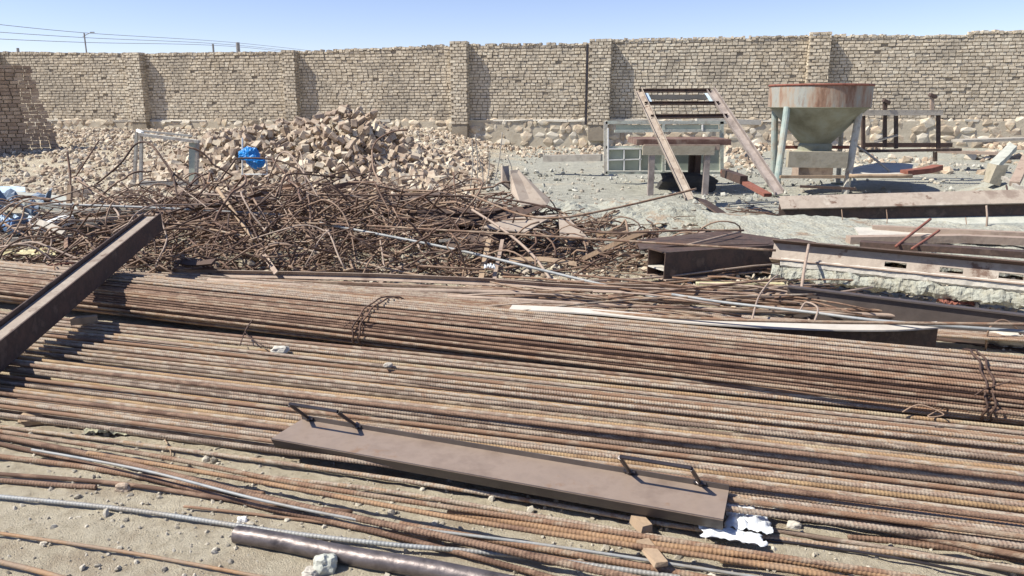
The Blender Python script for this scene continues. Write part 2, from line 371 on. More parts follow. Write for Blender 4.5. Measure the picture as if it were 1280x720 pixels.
# coping: bricks on edge, uneven
s = S0
while s < S1:
    L = rnd.uniform(.07, .16)
    if rnd.random() < .9:
        bm.box(wpt(s + L / 2, -.12, top_z(s) + rnd.uniform(.0, .04)), (L - .02, .28, rnd.uniform(.05, .1)), WROT, jit=.01)
    s += L
bm.build('brickwork', 'brick', wall)
mo = MB(); n_ = 60
vs = []
for i in range(n_ + 1):
    s = S0 + (S1 - S0) * i / n_
    for out, zz in ((-.03, .3), (-.36, .3), (-.36, top_z(s)), (-.03, top_z(s))): vs.append(wpt(s, out, zz))
fs = [(i * 4 + k, i * 4 + (k + 1) % 4, i * 4 + 4 + (k + 1) % 4, i * 4 + 4 + k) for i in range(n_) for k in range(4)] + [(3, 2, 1, 0), tuple(n_ * 4 + k for k in range(4))]
mo.add(vs, fs); mo.build('mortar_core', 'mortar', wall)
# piers (bulge out of the wall): pixel extents of their front faces
PIERS = [(-22, 8, .28), (168, 187, .30), (360, 376, .28), (566, 587, .30), (736, 763, .31), (1004, 1030, .28), (1330, 1356, .3)]
for a, b, pr in PIERS:
    sa, sb = s_of_px(a), s_of_px(b); p = MB(); zz = 1.0; r_ = 0; zt_ = top_z((sa + sb) / 2) + .05
    while zz < zt_:
        brick_row(p, sa, sb, zz, pr, r_, jitter=.008)
        for side, ss in ((1, sb), (-1, sa)):   # side faces: bricks laid into depth
            o_ = pr - .02
            while o_ > .0:
                Lq = min(.13, o_ + .02)
                p.box(wpt(ss - side * .05 + rnd.uniform(-.006, .006), o_ - Lq / 2 - .05, zz + rowh / 2), (.1, Lq - .015, rowh * .82), WROT, jit=.005)
                o_ -= Lq
        zz += rowh; r_ += 1
    vv = [wpt(ss, oo, z2) for z2 in (.5, zt_ - .02) for ss, oo in ((sa + .025, pr - .03), (sb - .025, pr - .03), (sb - .025, -.1), (sa + .025, -.1))]
    p.add(vv, [(3, 2, 1, 0), (4, 5, 6, 7), (0, 1, 5, 4), (1, 2, 6, 5), (2, 3, 7, 6), (3, 0, 4, 7)], 0, mi=1)
    p.build('pier', ['brick', 'mortar'], wall)
# joint gap in the wall is read at the left of the fifth pier: iron strip
js = s_of_px(734); MB().sweep(Rprof(.06, .08), [wpt(js, .27, 1.0), wpt(js, .27, top_z(js))], up=(wd.x, wd.y, 0)).build('joint_strip', 'black_steel', wall)
# stone plinth
pl = MB()
for lay in range(5):
    s = S0
    while s < S1:
        L = rnd.uniform(.14, .5); H = rnd.uniform(.16, .3)
        zc = .1 + lay * .21 + rnd.uniform(-.03, .03) + .17 * s / WL
        if zc < base_z(s) + .02:
            vs = []
            rr = WROT @ Euler((rnd.uniform(-.2, .2), rnd.uniform(-.15, .15), rnd.uniform(-.2, .2))).to_matrix()
            c = wpt(s + L / 2, rnd.uniform(-.04, .05), zc); t = rnd.random()
            k = np.sign(ICO) * np.abs(ICO) ** .6 * 1.0 + nr.uniform(-.2, .2, ICO.shape)
            vs = [c + rr @ Vector((v[0] * L * .55, v[1] * .07, v[2] * H * .62)) for v in k]
            pl.add(vs, [tuple(f) for f in ICF], t)
        s += L * .93
pl.build('stone_plinth', 'stone', wall)
mb = MB(); vs = []
for i in range(n_ + 1):
    s = S0 + (S1 - S0) * i / n_
    for out, zz in ((.055, -.3), (-.3, -.3), (-.3, base_z(s)), (.055, base_z(s))): vs.append(wpt(s, out, zz))
mb.add(vs, fs); mb.build('plinth_core', 'plinth_mortar', wall)
mb = MB(); s = S0
while s < S1:
    L = rnd.uniform(.3, 1.2)
    if rnd.random() < .75: mb.box(wpt(s + L / 2, -.02, base_z(s) + .03), (L, .2, rnd.uniform(.04, .08)), WROT, jit=.02)
    s += L
mb.build('plinth_ledge', 'concrete_pale', wall)

# side wall stub at far left, its face turned away from the sun
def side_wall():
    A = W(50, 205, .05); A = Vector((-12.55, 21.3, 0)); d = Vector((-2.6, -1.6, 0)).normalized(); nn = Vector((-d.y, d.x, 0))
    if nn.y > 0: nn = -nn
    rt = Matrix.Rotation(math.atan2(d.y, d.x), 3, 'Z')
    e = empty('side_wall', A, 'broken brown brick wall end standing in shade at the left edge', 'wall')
    m = MB(); z = 0.; rr = 0
    while z < 2.58:
        st = .05 + .16 * max(0, 1 - z / 2.58) * -1.6 + rnd.uniform(0, .10) + .12 * noise.noise((0, z * 2, 4)) + (z / 2.6) * .30
        s = st
        while s < 6:
            L = .21 * rnd.uniform(.8, 1.15)
            m.box(A + d * (s + L / 2) + nn * (.0 + rnd.uniform(-.012, .012)) + Vector((0, 0, z + .05)), (L - .02, .3, .082), rt, jit=.008)
            s += L
        z += rowh; rr += 1
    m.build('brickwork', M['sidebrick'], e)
    m = MB(); m.box(A + d * 3.5 + nn * -.02 + Vector((0, 0, 1.25)), (5.6, .24, 2.5), rt); m.build('mortar_core', 'mortar', e)
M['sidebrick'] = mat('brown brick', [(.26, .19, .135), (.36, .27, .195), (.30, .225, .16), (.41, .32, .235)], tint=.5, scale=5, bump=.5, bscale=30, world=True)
side_wall()

# ------------------------------------------------------------------ RUBBLE
def pile_h(x, y):
    px = x / y
    H = 0
    for cx, cy, rx, ry, h in ((-3.75, 17.3, 1.35, 1.9, 1.25), (-5.1, 17.5, 1.6, 1.9, 1.0), (-6.2, 17.8, 1.3, 1.7, .8), (-2.6, 16.6, 1.4, 2.2, .45)):
        q = ((x - cx) / rx) ** 2 + ((y - cy) / ry) ** 2
        if q < 4: H = max(H, h * math.exp(-q * .75) * (1 if q < 2 else sm((4 - q) / 2)))
    return H
VARS = []
for k in range(9):
    b = bmesh.new(); bmesh.ops.create_cube(b, size=1)
    sx, sy, sz = rnd.choice([(.24, .2, .1), (.3, .22, .12), (.2, .19, .12), (.16, .2, .11), (.26, .13, .12)])
    for v in b.verts: v.co = Vector((v.co.x * sx, v.co.y * sy, v.co.z * sz)) * rnd.uniform(.85, 1.1)
    v = rnd.choice(b.verts[:]); v.co *= .7
    bmesh.ops.bevel(b, geom=b.edges[:], offset=.012, segments=1, affect='EDGES')
    me = bpy.data.meshes.new('clay_block'); b.to_mesh(me); b.free(); me.materials.append(M['block']); VARS.append(me)
cnt = 0; fillp = []; fills = []
while cnt < 296:
    x = rnd.uniform(-8.6, -1.2); y = rnd.uniform(14.3, 18.2)
    h = pile_h(x, y)
    if h < .12 or rnd.random() > .35 + h: continue
    z = gz0(x, y) + h + rnd.uniform(-.1, .06)
    o = bpy.data.objects.new('clay_block', VARS[cnt % 9]); C.objects.link(o)
    o.location = (x, y, z); o.rotation_euler = (rnd.uniform(0, 6.3), rnd.uniform(-.9, .9), rnd.uniform(0, 6.3))
    s = rnd.uniform(.55, .95); o.scale = (s, s, s)
    tag(o, 'broken clay block heaped in the brick pile before the boundary wall', 'brick', 'broken clay blocks heaped in the brick pile'); cnt += 1
pts = []; szs = []
while len(pts) < 4200:
    x = rnd.uniform(-9.5, -.5); y = rnd.uniform(13.8, 20.5); h = pile_h(x, y)
    if h < .03: continue
    zz = gz0(x, y) + h * rnd.uniform(.55, .97) - .03
    pts.append((x, y, zz)); szs.append(rnd.uniform(.035, .11))
tag(scatter('brick_rubble', 'rubble', pts, szs, flat=.6, jit=.12, cube=True), 'smaller brick fragments filling the heap under the loose clay blocks', 'rubble', kind='stuff')
# stony bank along the wall
pts = []; szs = []
for _ in range(24000):
    x = rnd.uniform(-20, 3.0); back = rnd.random() ** 1.0 * 14.5; y = wall_y(x) - .2 - back
    if y < 12.2 or abs(x) > y * .74: continue
    if noise.noise((x * .35, y * .35, 9)) < -.25 and rnd.random() < .75: continue
    sz = rnd.choice([.02, .03, .03, .04, .04, .05, .06, .07, .10]) * rnd.uniform(.7, 1.2)
    if x > -.6 and (rnd.random() < .6 or back > 4.5): continue
    pts.append((x, y, gz(x, y) + sz * .15)); szs.append(sz)
for _ in range(2500):
    x = rnd.uniform(2.5, 16); y = wall_y(x) - .2 - (rnd.random() ** 2) * 7
    if noise.noise((x * .5, y * .5, 19)) < -.05: continue
    sz = rnd.choice([.03, .04, .05, .07, .1, .14]) * rnd.uniform(.7, 1.2)
    pts.append((x, y, gz(x, y) + sz * .15)); szs.append(sz)
tag(scatter('stone_rubble', 'rubble', pts, szs, flat=.65, jit=.22), 'pale broken stones strewn over the bank at the foot of the wall', 'rubble', kind='stuff')
# gravel in the foreground and midground
pts = []; szs = []
for _ in range(13000):
    y = 1.7 + rnd.random() ** 1.3 * 3.6; x = rnd.uniform(-.75, .75) * y * 1.05
    if noise.noise((x * 1.7, y * 1.7, 2)) < -.18 and rnd.random() < .8: continue
    sz = .0025 + .011 * rnd.random() ** 5
    if rnd.random() < .012: sz = rnd.uniform(.014, .026)
    pts.append((x, y, gz(x, y) + sz * .2)); szs.append(sz)
for _ in range(5500):
    y = 6.5 + rnd.random() ** 1.2 * 14; x = rnd.uniform(-.75, .75) * y
    sz = .012 + .05 * rnd.random() ** 4
    pts.append((x, y, gz(x, y) + sz * .2)); szs.append(sz)
for _ in range(2200):
    y = 1.8 + rnd.random() ** 1.2 * 3.2; x = rnd.uniform(-.75, .75) * y
    if noise.noise((x * 2.3, y * 2.3, 12)) < .05: continue
    sz = rnd.uniform(.006, .018); pts.append((x, y, gz(x, y))); szs.append(sz)
tag(scatter('gravel', 'pebble', pts, szs, flat=.7, jit=.2), 'small pebbles and grit lying on the sandy ground', 'gravel', kind='stuff')

# ------------------------------------------------------------------ REBAR
def rebar_mesh(L, r, seed, pitch=.0155, amp=.007, m='bar', rib=.10, n=8, name='rebar'):
    q = random.Random(seed); N = int(L / pitch); xs = []; rr = []
    for i in range(N):
        x = -L / 2 + i * pitch
        xs += [x, x + pitch * .52, x + pitch * .62, x + pitch * .9]; rr += [r, r, r * (1 + rib), r * (1 + rib)]
    xs = np.array(xs); rr = np.array(rr)
    wob = np.zeros((len(xs), 2))
    for wl in (7.5, 3.1, 1.9):
        a = amp * (wl / 7.5) ** 1.2
        wob[:, 0] += a * q.uniform(-1, 1) * np.sin(xs * 6.283 / wl + q.uniform(0, 6.3)); wob[:, 1] += .35 * a * q.uniform(-1, 1) * np.sin(xs * 6.283 / wl + q.uniform(0, 6.3))
    th = np.arange(n) / n * 2 * math.pi + q.uniform(0, 1)
    sl = pitch * .8 * np.abs(np.sin(th / 2))
    q8 = np.abs(np.sin(th - th[0] + .39)) ** .6; RR = r + (rr[:, None] - r) * q8[None] * 1.25
    X = xs[:, None] + sl[None]; Y = wob[:, :1] + RR * np.cos(th)[None]; Z = wob[:, 1:] + RR * np.sin(th)[None]
    V = np.stack([X, Y, Z], -1).reshape(-1, 3); K = len(xs)
    i = np.arange(K - 1)[:, None] * n; k = np.arange(n)[None]
    F = np.stack([i + k, i + n + k, i + n + (k + 1) % n, i + (k + 1) % n], -1).reshape(-1, 4)
    me = bpy.data.meshes.new(name); me.from_pydata(V.tolist(), [], F.tolist()); me.materials.append(M[m])
    me.polygons.foreach_set('use_smooth', [True] * len(me.polygons)); return me
LB = 11.5
ribbed = [rebar_mesh(LB, .0118, 100 + k, m=('bar_brown' if k in (2, 5) else 'bar_gold' if k == 7 else 'bar'), rib=(.09, .045, .02, .08)[k % 4]) for k in range(8)]
thin = [rebar_mesh(LB, .0105, 200 + k, pitch=.014, n=6, rib=.08) for k in range(4)] + [rebar_mesh(LB, .0105, 300 + k, pitch=.014, n=6, m='bar_brown', rib=.08) for k in range(5)]
def place_bar(me, A, B, label, group, name='rebar'):
    o = bpy.data.objects.new(name, me); C.objects.link(o)
    d = (B - A).normalized(); mid = (A + B) / 2
    o.location = mid; o.rotation_mode = 'QUATERNION'
    q = d.to_track_quat('X', 'Z'); o.rotation_quaternion = q @ Matrix.Rotation(0, 3, 'X').to_quaternion()
    if rnd.random() < .5: o.rotation_quaternion = (-d).to_track_quat('X', 'Z')
    return tag(o, label, 'steel bar', group)
# lower layer, laid out flat on the ground
yl = [520]; yr = [688]
i = 0
ORD = 'first second third fourth fifth sixth seventh eighth ninth tenth eleventh twelfth thirteenth fourteenth fifteenth sixteenth seventeenth eighteenth nineteenth twentieth twenty-first twenty-second twenty-third twenty-fourth twenty-fifth twenty-sixth twenty-seventh'.split()
gaps_l = [5.2, 5.2, 4.6, 4.8, 6.6, 4.4, 4.6, 4.6, 4.4, 4.5, 7.6, 4.6, 4.4, 4.3, 4.3, 8.4, 4.6, 4.3, 4.3, 4.3, 4.4, 5.5, 4.4, 4.4, 4.4, 4.4]
Y1 = 520.; Y2 = 688.; zlist = []
for i, g in enumerate(gaps_l):
    Y1 -= g; Y2 -= g * 1.30
zz_ = {11: .025, 12: .04, 13: .045, 14: .045, 15: .035, 5: .015, 6: .02, 7: .02}
Y1 = 518.; Y2 = 686.
for i, g in enumerate([0] + gaps_l):
    Y1 -= g; Y2 -= g * 1.32
    z = .062 + zz_.get(i, 0) + rnd.choice([-.012, 0, .006, .024])
    A = W(0, Y1 + rnd.uniform(-1.2, 1.2), z); B = W(1280, Y2 + rnd.uniform(-1.5, 1.5), z + .015)
    place_bar(ribbed[i % 8], A, B, ORD[i] + ' dusty ribbed bar back from the front edge of the flat layer', 'ribbed bars in the flat layer')
LBL2 = 'ribbed steel bar, half hidden, under the flat layer of dusty bars'
for i in range(26):
    t = i / 25; A = W(0, 519 - 128 * t + rnd.uniform(-2, 2), .024 + .012 * (i % 2)); B = W(1280, 684 - 156 * t + rnd.uniform(-2, 2), .026 + .012 * (i % 2))
    place_bar(ribbed[(i * 3 + 1) % 8], A, B, LBL2, 'ribbed bars under the flat layer')
# tied bundle
AL = W(0, 352, .14); AR = W(1280, 487, .15); ax = (AR - AL).normalized(); per = Vector((-ax.y, ax.x, 0))
LBL3 = 'thin rusty reinforcing bar packed in the long wire tied bundle'
def bundle_pt(th, k): return per * (.34 * k * math.cos(th)) , Vector((0, 0, .115 * k * math.sin(th)))
nb = 0
for k, cntk, a0, a1 in ((1.0, 38, -2.0, 3.9 - 6.283 + 6.283), (.80, 26, -2.1, 4.0), (.58, 14, 0, 3.2)):
    for j in range(cntk):
        th = (-2.35 + 4.0 * (j + .5) / cntk) if False else 0
        # angle measured so that pi faces the camera side, pi/2 is the top
        th = R(-30) + R(270) * (j + .5) / cntk
        jl = rnd.gauss(0, .014); jr = rnd.gauss(0, .014)
        o1 = per * (.34 * k * math.cos(th)) + Vector((0, 0, max(-.10, .142 * k * math.sin(th))))
        A = AL + o1 * .92 + per * jl + Vector((0, 0, rnd.gauss(0, .007))); B = AR + o1 * 1.0 + per * jr + Vector((0, 0, rnd.gauss(0, .007)))
        if th < R(105) and nb % 4: place_bar(thin[nb % 4], A, B, 'thin dusty grey bar on the top and back of the long tied bundle', 'dusty bars on top of the tied bundle')
        else: place_bar(thin[4 + nb % 5], A, B, 'thin rusty brown bar on the front side of the long tied bundle', 'brown bars on the front of the tied bundle'); nb += 1
def bundle_tie(px, label, turns=2, spread=.05):
    f = px / 1280.; best = None
    # point on the axis seen at this column
    lo, hi = 0, 1
    for _ in range(40):
        mid = (lo + hi) / 2; p = AL.lerp(AR, mid); u = p.x / (p.y * math.cos(PITCH) - (p.z - CAMH) * math.sin(PITCH)); x = 640 + FPX * u
        if x < px: lo = mid
        else: hi = mid
    c = AL.lerp(AR, lo); m = MB()
    for t in range(turns):
        pts = []; off = ax * (spread * (t - .5))
        for j in range(33):
            th = R(-20) + R(250) * j / 32
            w2 = .008 * math.sin(j * 1.3 + t)
            pts.append(c + off + ax * w2 + per * (.362 * math.cos(th)) + Vector((0, 0, max(-.115, .165 * math.sin(th)))) - Vector((0, 0, .0)))
        m.tube(pts, .006, 6)
    e = c - per * .30 + Vector((0, 0, .09)); 
    m.tube(smooth_path([e, e - per * .03 + ax * .03 + Vector((0, 0, .03)), e - per * .02 + ax * .08 + Vector((0, 0, .05))], 4), .004, 5)
    m.tube(smooth_path([e, e - per * .05 - ax * .03 + Vector((0, 0, .01)), e - per * .07 - ax * .08 + Vector((0, 0, -.03))], 4), .004, 5)
    return tag(m.build('tie_wire', 'scrap', smooth=True), label, 'wire')
bundle_tie(478, 'twisted wire tie wrapped round the bar bundle left of centre')
bundle_tie(1218, 'wire tie wrapped round the bar bundle near the right edge', 2, .035)

# left beam: H section lying with its web level, crossing the bars
def left_beam():
    a = W(0, 465, .12); b = WD(203, 288, 7.2)
    d = (b - a); a2 = a - d * .42
    up = Vector((0, 0, 1)); side = d.normalized().cross(up).normalized()
    h, bw, t = .17, .155, .011
    o = empty('steel_beam', a2, 'long rusty H beam laid slantwise over the bars at left', 'beam')
    ctr = [p - side * (bw / 2) + up * (h / 2) for p in (a2, b)]
    m = MB(); m.sweep([(-bw / 2 + t, .04), (bw / 2 - t, .04), (bw / 2 - t, .04 + t), (-bw / 2 + t, .04 + t)], ctr); m.build('web', 'beam_pale', o)  # sunlit look of the web is put into its paler colour
    for s_ in (-1, 1):
        m = MB(); m.sweep([(s_ * (bw / 2) - t / 2, -h / 2), (s_ * (bw / 2) + t / 2, -h / 2), (s_ * (bw / 2) + t / 2, h / 2), (s_ * (bw / 2) - t / 2, h / 2)], ctr); m.build('flange', 'beam_dark', o)  # flange shade is put into the darker steel colour
left_beam()
# timber packing under the beam
m = MB(); m.sweep(Rprof(.05, .05), [W(88, 402, .11), W(122, 398, .11)]); tag(m.build('timber_packer', 'wood'), 'short wooden packer lying on the bars under the slanting beam', 'timber')

# ------------------------------------------------------------------ channel plate with two handles
def channel():
    z = .135
    FL = W(377, 524, z); FR = W(911, 613, z); d = (FR - FL).normalized(); n2 = Vector((d.y, -d.x, 0)); n2 = n2 if n2.y < 0 else -n2
    wd_ = .238; Lc = (FR - FL).length; t = .005
    o = empty('steel_channel', FL, 'brown steel channel with two wire handles lying on the front bars', 'channel')
    def P(s, a, zz): return FL + d * s + n2 * a + Vector((0, 0, zz))
    def pl_(name, m, prof, s0=0, s1=Lc):
        mb = MB(); k = len(prof); vs = [P(s0, a, zz) for a, zz in prof] + [P(s1, a, zz) for a, zz in prof]
        mb.add(vs, [(i, (i + 1) % k, k + (i + 1) % k, k + i) for i in range(k)] + [tuple(reversed(range(k))), tuple(range(k, 2 * k))]); return mb.build(name, m, o)
    pl_('top_plate', 'plate', [(0, 0), (wd_, 0), (wd_, -t), (0, -t)])
    pl_('near_flange', 'flange_shade', [(wd_, -t), (wd_ - .028, -.058), (wd_ - .033, -.058), (wd_ - t, -t)])  # inward slope and dark colour put shade on this face
    pl_('far_flange', 'flange_shade', [(-.001, .022), (-.006, .022), (-.006, -.05), (-.001, -.05)])  # shade on the lip is put into its dark colour
    m = MB(); m.tube([P(0, wd_ - .002, -.001), P(Lc, wd_ - .002, -.001)], .0022, 6); m.build('edge_bead', 'black_steel', o)
    for s0, s1 in ((.05, .32), (Lc - .40, Lc - .11)):
        h = .135; hd = MB(); lean = .115
        pts = [P(s0, -.002, .0), P(s0 - .004, .004, .012), P(s0 - .025, lean, h - .01), P(s0 - .02, lean, h), P(s1 - .035, lean, h), P(s1 - .03, lean, h - .01), P(s1 - .005, 0, .012), P(s1, -.002, .0)]
        hd.tube([pts[1], pts[2]], .0088, 8); hd.tube([pts[2] + Vector((0, 0, .004)), pts[5] + Vector((0, 0, .004))], .0088, 8); hd.tube([pts[5], pts[6]], .0088, 8)
        for q in (pts[1], pts[6]): hd.tube([q - d * .025, q + d * .025], .008, 6)
        hd.build('handle', 'black_steel', o)
        for q in (pts[1], pts[6]):
            wb = MB(); k_ = ICO * .018 + nr.uniform(-.003, .003, ICO.shape); wb.add([q + Vector(v) for v in k_], [tuple(f) for f in ICF]); wb.build('weld_bead', 'black_steel', o)
M['flange_shade'] = mat('dark shaded flange steel', [(.06, .048, .042), (.10, .08, .07)], rough=.5, scale=5, bump=.2, bscale=25)  # dark tone with shade put into the colour
channel()

# ------------------------------------------------------------------ loose front bars
def traced(name, pts, r, m, label, cat, ribs=False, group=None, k=10, n=8):
    P = [W(*p) for p in pts]; path = smooth_path(P, k)
    mb = MB()
    if ribs:
        out = [path[0]]; rs = [r]; pit = .0155; L = 0
        segs = [(path[i + 1] - path[i]).length for i in range(len(path) - 1)]; tot = sum(segs); cum = [0]
        for s_ in segs: cum.append(cum[-1] + s_)
        def at(s_):
            s_ = min(max(s_, 0), tot - 1e-6)
            lo = 0
            for i in range(len(segs)):
                if cum[i + 1] >= s_: lo = i; break
            return path[lo].lerp(path[lo + 1], (s_ - cum[lo]) / max(segs[lo], 1e-9))
        out = []; rs = []; s_ = 0
        while s_ < tot:
            for fr, rr in ((0, 1), (.5, 1), (.6, 1.075), (.9, 1.075)):
                out.append(at(s_ + fr * pit)); rs.append(r * rr)
            s_ += pit
        # drop coincident points
        o2 = [out[0]]; r2 = [rs[0]]
        for p, q in zip(out[1:], rs[1:]):
            if (p - o2[-1]).length > 1e-4: o2.append(p); r2.append(q)
        mb.tube(o2, r, n, rs=r2)
    else: mb.tube(path, r, n)
    return tag(mb.build(name, m, smooth=True), label, cat, group)
G = 'loose bars strewn on the ground in front'
FB = [
 ([(-40, 528, .02), (360, 580, .03), (640, 622, .03), (830, 655, .04), (960, 672, .02), (1320, 716, .02)], .010, 'bar', 'long thin dusty bar running close under the front edge of the steel channel', 1),
 ([(-40, 533, .045), (200, 571, .05), (380, 606, .05), (700, 655, .05), (1100, 715, .05), (1300, 745, .05)], .011, 'bar_brown', 'brown ribbed bar nearest behind the orange bar, right of the crossing', 1),
 ([(-40, 538, .03), (120, 570, .035), (330, 622, .04), (560, 672, .05), (760, 716, .05), (900, 745, .05)], .0135, 'bar_brown', 'thickest brown ribbed bar slanting through the loose front bars', 1),
 ([(-40, 546, .02), (120, 582, .02), (330, 634, .02), (500, 672, .02), (700, 725, .02)], .0105, 'bar_brown', 'brown ribbed bar lying along the near side of the thickest bar', 1),
 ([(110, 566, .045), (310, 600, .06), (600, 653, .07), (860, 692, .06), (1100, 730, .05)], .0105, 'bar_orange', 'bright orange rusted bar on top of the loose front bars', 1),
 ([(40, 562, .05), (180, 588, .07), (330, 626, .065), (480, 655, .04), (700, 684, .03), (1000, 730, .02)], .0065, 'bar_grey', 'shiny grey rod crossing over the thickest brown bar', 0),
 ([(-40, 566, .02), (100, 583, .02), (220, 603, .02), (330, 618, .02)], .012, 'bar_brown', 'short red brown bar ending under the crossing bars at left', 1),
 ([(-40, 590, .02), (100, 600, .02), (200, 611, .02), (300, 626, .02), (440, 640, .015)], .010, 'bar_brown', 'thin dull brown bar half sunk in the sand at left', 0),
 ([(-40, 597, .015), (70, 606, .015), (120, 609, .015)], .011, 'bar_brown', 'short brown bar stub entering from the left edge', 1),
 ([(-40, 617, .02), (160, 637, .02), (330, 662, .02), (480, 680, .03), (640, 694, .02), (850, 722, .02)], .0095, 'bar_grey', 'straight grey blue bar passing just behind the black pipe', 1),
 ([(-40, 661, .015), (150, 689, .015), (320, 720, .015), (400, 735, .015)], .007, 'bar_orange', 'single thin rusty rod alone on the sand at lower left', 0),
 ([(-40, 694, .02), (40, 712, .02), (120, 735, .02)], .010, 'bar_orange', 'orange rod cut by the lower left corner', 0),
 ([(230, 633, .015), (420, 655, .015), (640, 688, .015), (800, 716, .015)], .006, 'bar_brown', 'thin brown wire rod between the grey bar and the sand', 0),
 ([(310, 594, .02), (470, 612, .025), (640, 640, .03), (860, 678, .03), (1060, 712, .02)], .010, 'bar', 'dull bar in the shadow line below the steel channel', 1),
 ([(560, 640, .02), (800, 678, .04), (980, 700, .04), (1150, 727, .04)], .013, 'bar_orange', 'orange flaking bar at the lower right of the loose bars', 1),
 ([(500, 655, .02), (700, 690, .02), (880, 722, .02), (960, 740, .02)], .012, 'bar_brown', 'red brown bar next to the grey bar at bottom centre', 1),
 ([(980, 634, .05), (1080, 650, .06), (1180, 668, .05), (1320, 694, .05)], .013, 'bar_brown', 'smooth brown bar curving out from under the flat layer at right', 0),
 ([(1010, 640, .03), (1130, 667, .03), (1320, 703, .03)], .014, 'bar_brown', 'thick brown bar under the smooth curving bar at right', 0),
 ([(950, 660, .02), (1100, 684, .02), (1320, 722, .02)], .010, 'bar', 'pale brown bar lying alone on the sand at lower right', 0),
 ([(940, 672, .015), (1100, 694, .02), (1240, 722, .02)], .006, 'black_steel', 'thin black rod on the sand at lower right', 0),
 ([(1060, 672, .01), (1150, 680, .01), (1320, 706, .01)], .012, 'bar_brown', 'ribbed bar half buried in the sand at lower right', 1),
 ([(900, 700, .03), (1000, 712, .03), (1100, 735, .03)], .012, 'bar_orange', 'short orange bar at the bottom edge right of centre', 1),
]
for pts, r, m, lab, rb in FB: traced('rebar' if rb else 'steel_rod', pts, r, m, lab, 'steel bar', bool(rb), G)
# black pipe with an open end
def pipe():
    A = W(296, 668, .036); B = W(700, 742, .036); d = (B - A); n = 20
    o = empty('steel_pipe', A, 'shiny black pipe with open end lying on the sand', 'pipe')
    path = [A.lerp(B, i / 14) + Vector((0, 0, .003 * math.sin(i * .9))) for i in range(15)]
    m = MB(); m.tube(path, .034, n, cap=False); m.build('pipe_wall', 'pipe', o, smooth=True)
    m = MB(); dd = d.normalized(); m.tube([path[0] - dd * .001, path[0] + dd * .5], .030, n, cap=False)
    # annular lip
    m.build('pipe_bore', 'flange_shade', o, smooth=True)
    a = dd.cross(Vector((0, 0, 1))).normalized(); b = dd.cross(a); vs = []
    for rr in (.034, .030):
        for k in range(n): th = 6.2832 * k / n; vs.append(path[0] + a * rr * math.cos(th) + b * rr * math.sin(th))
    m = MB(); m.add(vs, [(k, (k + 1) % n, n + (k + 1) % n, n + k) for k in range(n)]); m.build('cut_edge', 'bar_grey', o)
pipe()
def rock(name, p, size, m, label, cat='stone', seed=0, smooth=False, rot=None):
    b = bmesh.new(); bmesh.ops.create_icosphere(b, subdivisions=3, radius=1)
    for v in b.verts:
        q = v.co.copy(); f = 1 + .38 * noise.noise(q * 1.3 + Vector((seed, 0, 0))) + .14 * noise.noise(q * 3.5 + Vector((0, seed, 0)))
        c = max(abs(q.x), abs(q.y), abs(q.z)); q = q.lerp(q / c * .85, .45)
        v.co = Vector((q.x * size[0], q.y * size[1], q.z * size[2])) * f
    me = bpy.data.meshes.new(name); b.to_mesh(me); b.free(); me.materials.append(M[m])
    if smooth: me.polygons.foreach_set('use_smooth', [True] * len(me.polygons))
    o = bpy.data.objects.new(name, me); C.objects.link(o); o.location = p
    if rot: o.rotation_euler = rot
    return tag(o, label, cat)
rock('stone', W(405, 706, .03), (.045, .035, .04), 'concrete', 'grey stone touching the near side of the black pipe', seed=1)
rock('stone', W(388, 716, .015), (.03, .025, .02), 'concrete_pale', 'flatter pale stone beside the grey stone at the pipe', seed=2)
rock('stone', W(303, 650, .012), (.022, .016, .014), 'white', 'small white stone just above the pipe end', seed=3)
rock('stone', W(992, 657, .018), (.03, .02, .018), 'concrete_pale', 'small pale pebble right of the crumpled white paper', seed=4)
rock('stone', W(350, 437, .09), (.055, .035, .025), 'concrete_pale', 'small pink white stone wedged on the bars below the bundle', seed=5)
rock('stone', W(350, 500, .085), (.03, .02, .012), 'straw', 'tiny yellow stone on the bars left of the handle', seed=6)
rock('stone', W(154, 609, .015), (.035, .022, .02), 'block', 'reddish clay crumb on the sand between the left rods', seed=7)
rock('stone', W(485, 456, .10), (.028, .02, .014), 'wood_grey', 'small grey chip on the bars below the left wire tie', seed=8)
rock('stone', W(975, 636, .05), (.03, .02, .014), 'concrete', 'dark pebble tucked under the flat bar layer at right', seed=9)
rock('wood_chip', W(43, 522, .035), (.085, .05, .035), 'wood', 'brown wooden block under the end of the flat layer at left', 'timber', seed=12, rot=(0, 0, .3))
# wooden spacers under the front bars
for (px, py, wv, lab) in ((802, 655, .05, 'small wooden spacer under the channel near its right end'), (636, 700, .07, 'x'), ):
    if lab == 'x': continue
    m = MB(); m.box(W(px, py, .05), (wv, .09, .04), Matrix.Rotation(.3, 3, 'Z'), jit=.005); tag(m.build('wood_spacer', 'wood'), lab, 'timber')
m = MB(); m.box(W(815, 690, .06), (.05, .16, .014), Matrix.Rotation(.25, 3, 'Z'), jit=.004); tag(m.build('wood_chip', 'wood'), 'yellowish wood chip lying across the orange bars', 'timber')

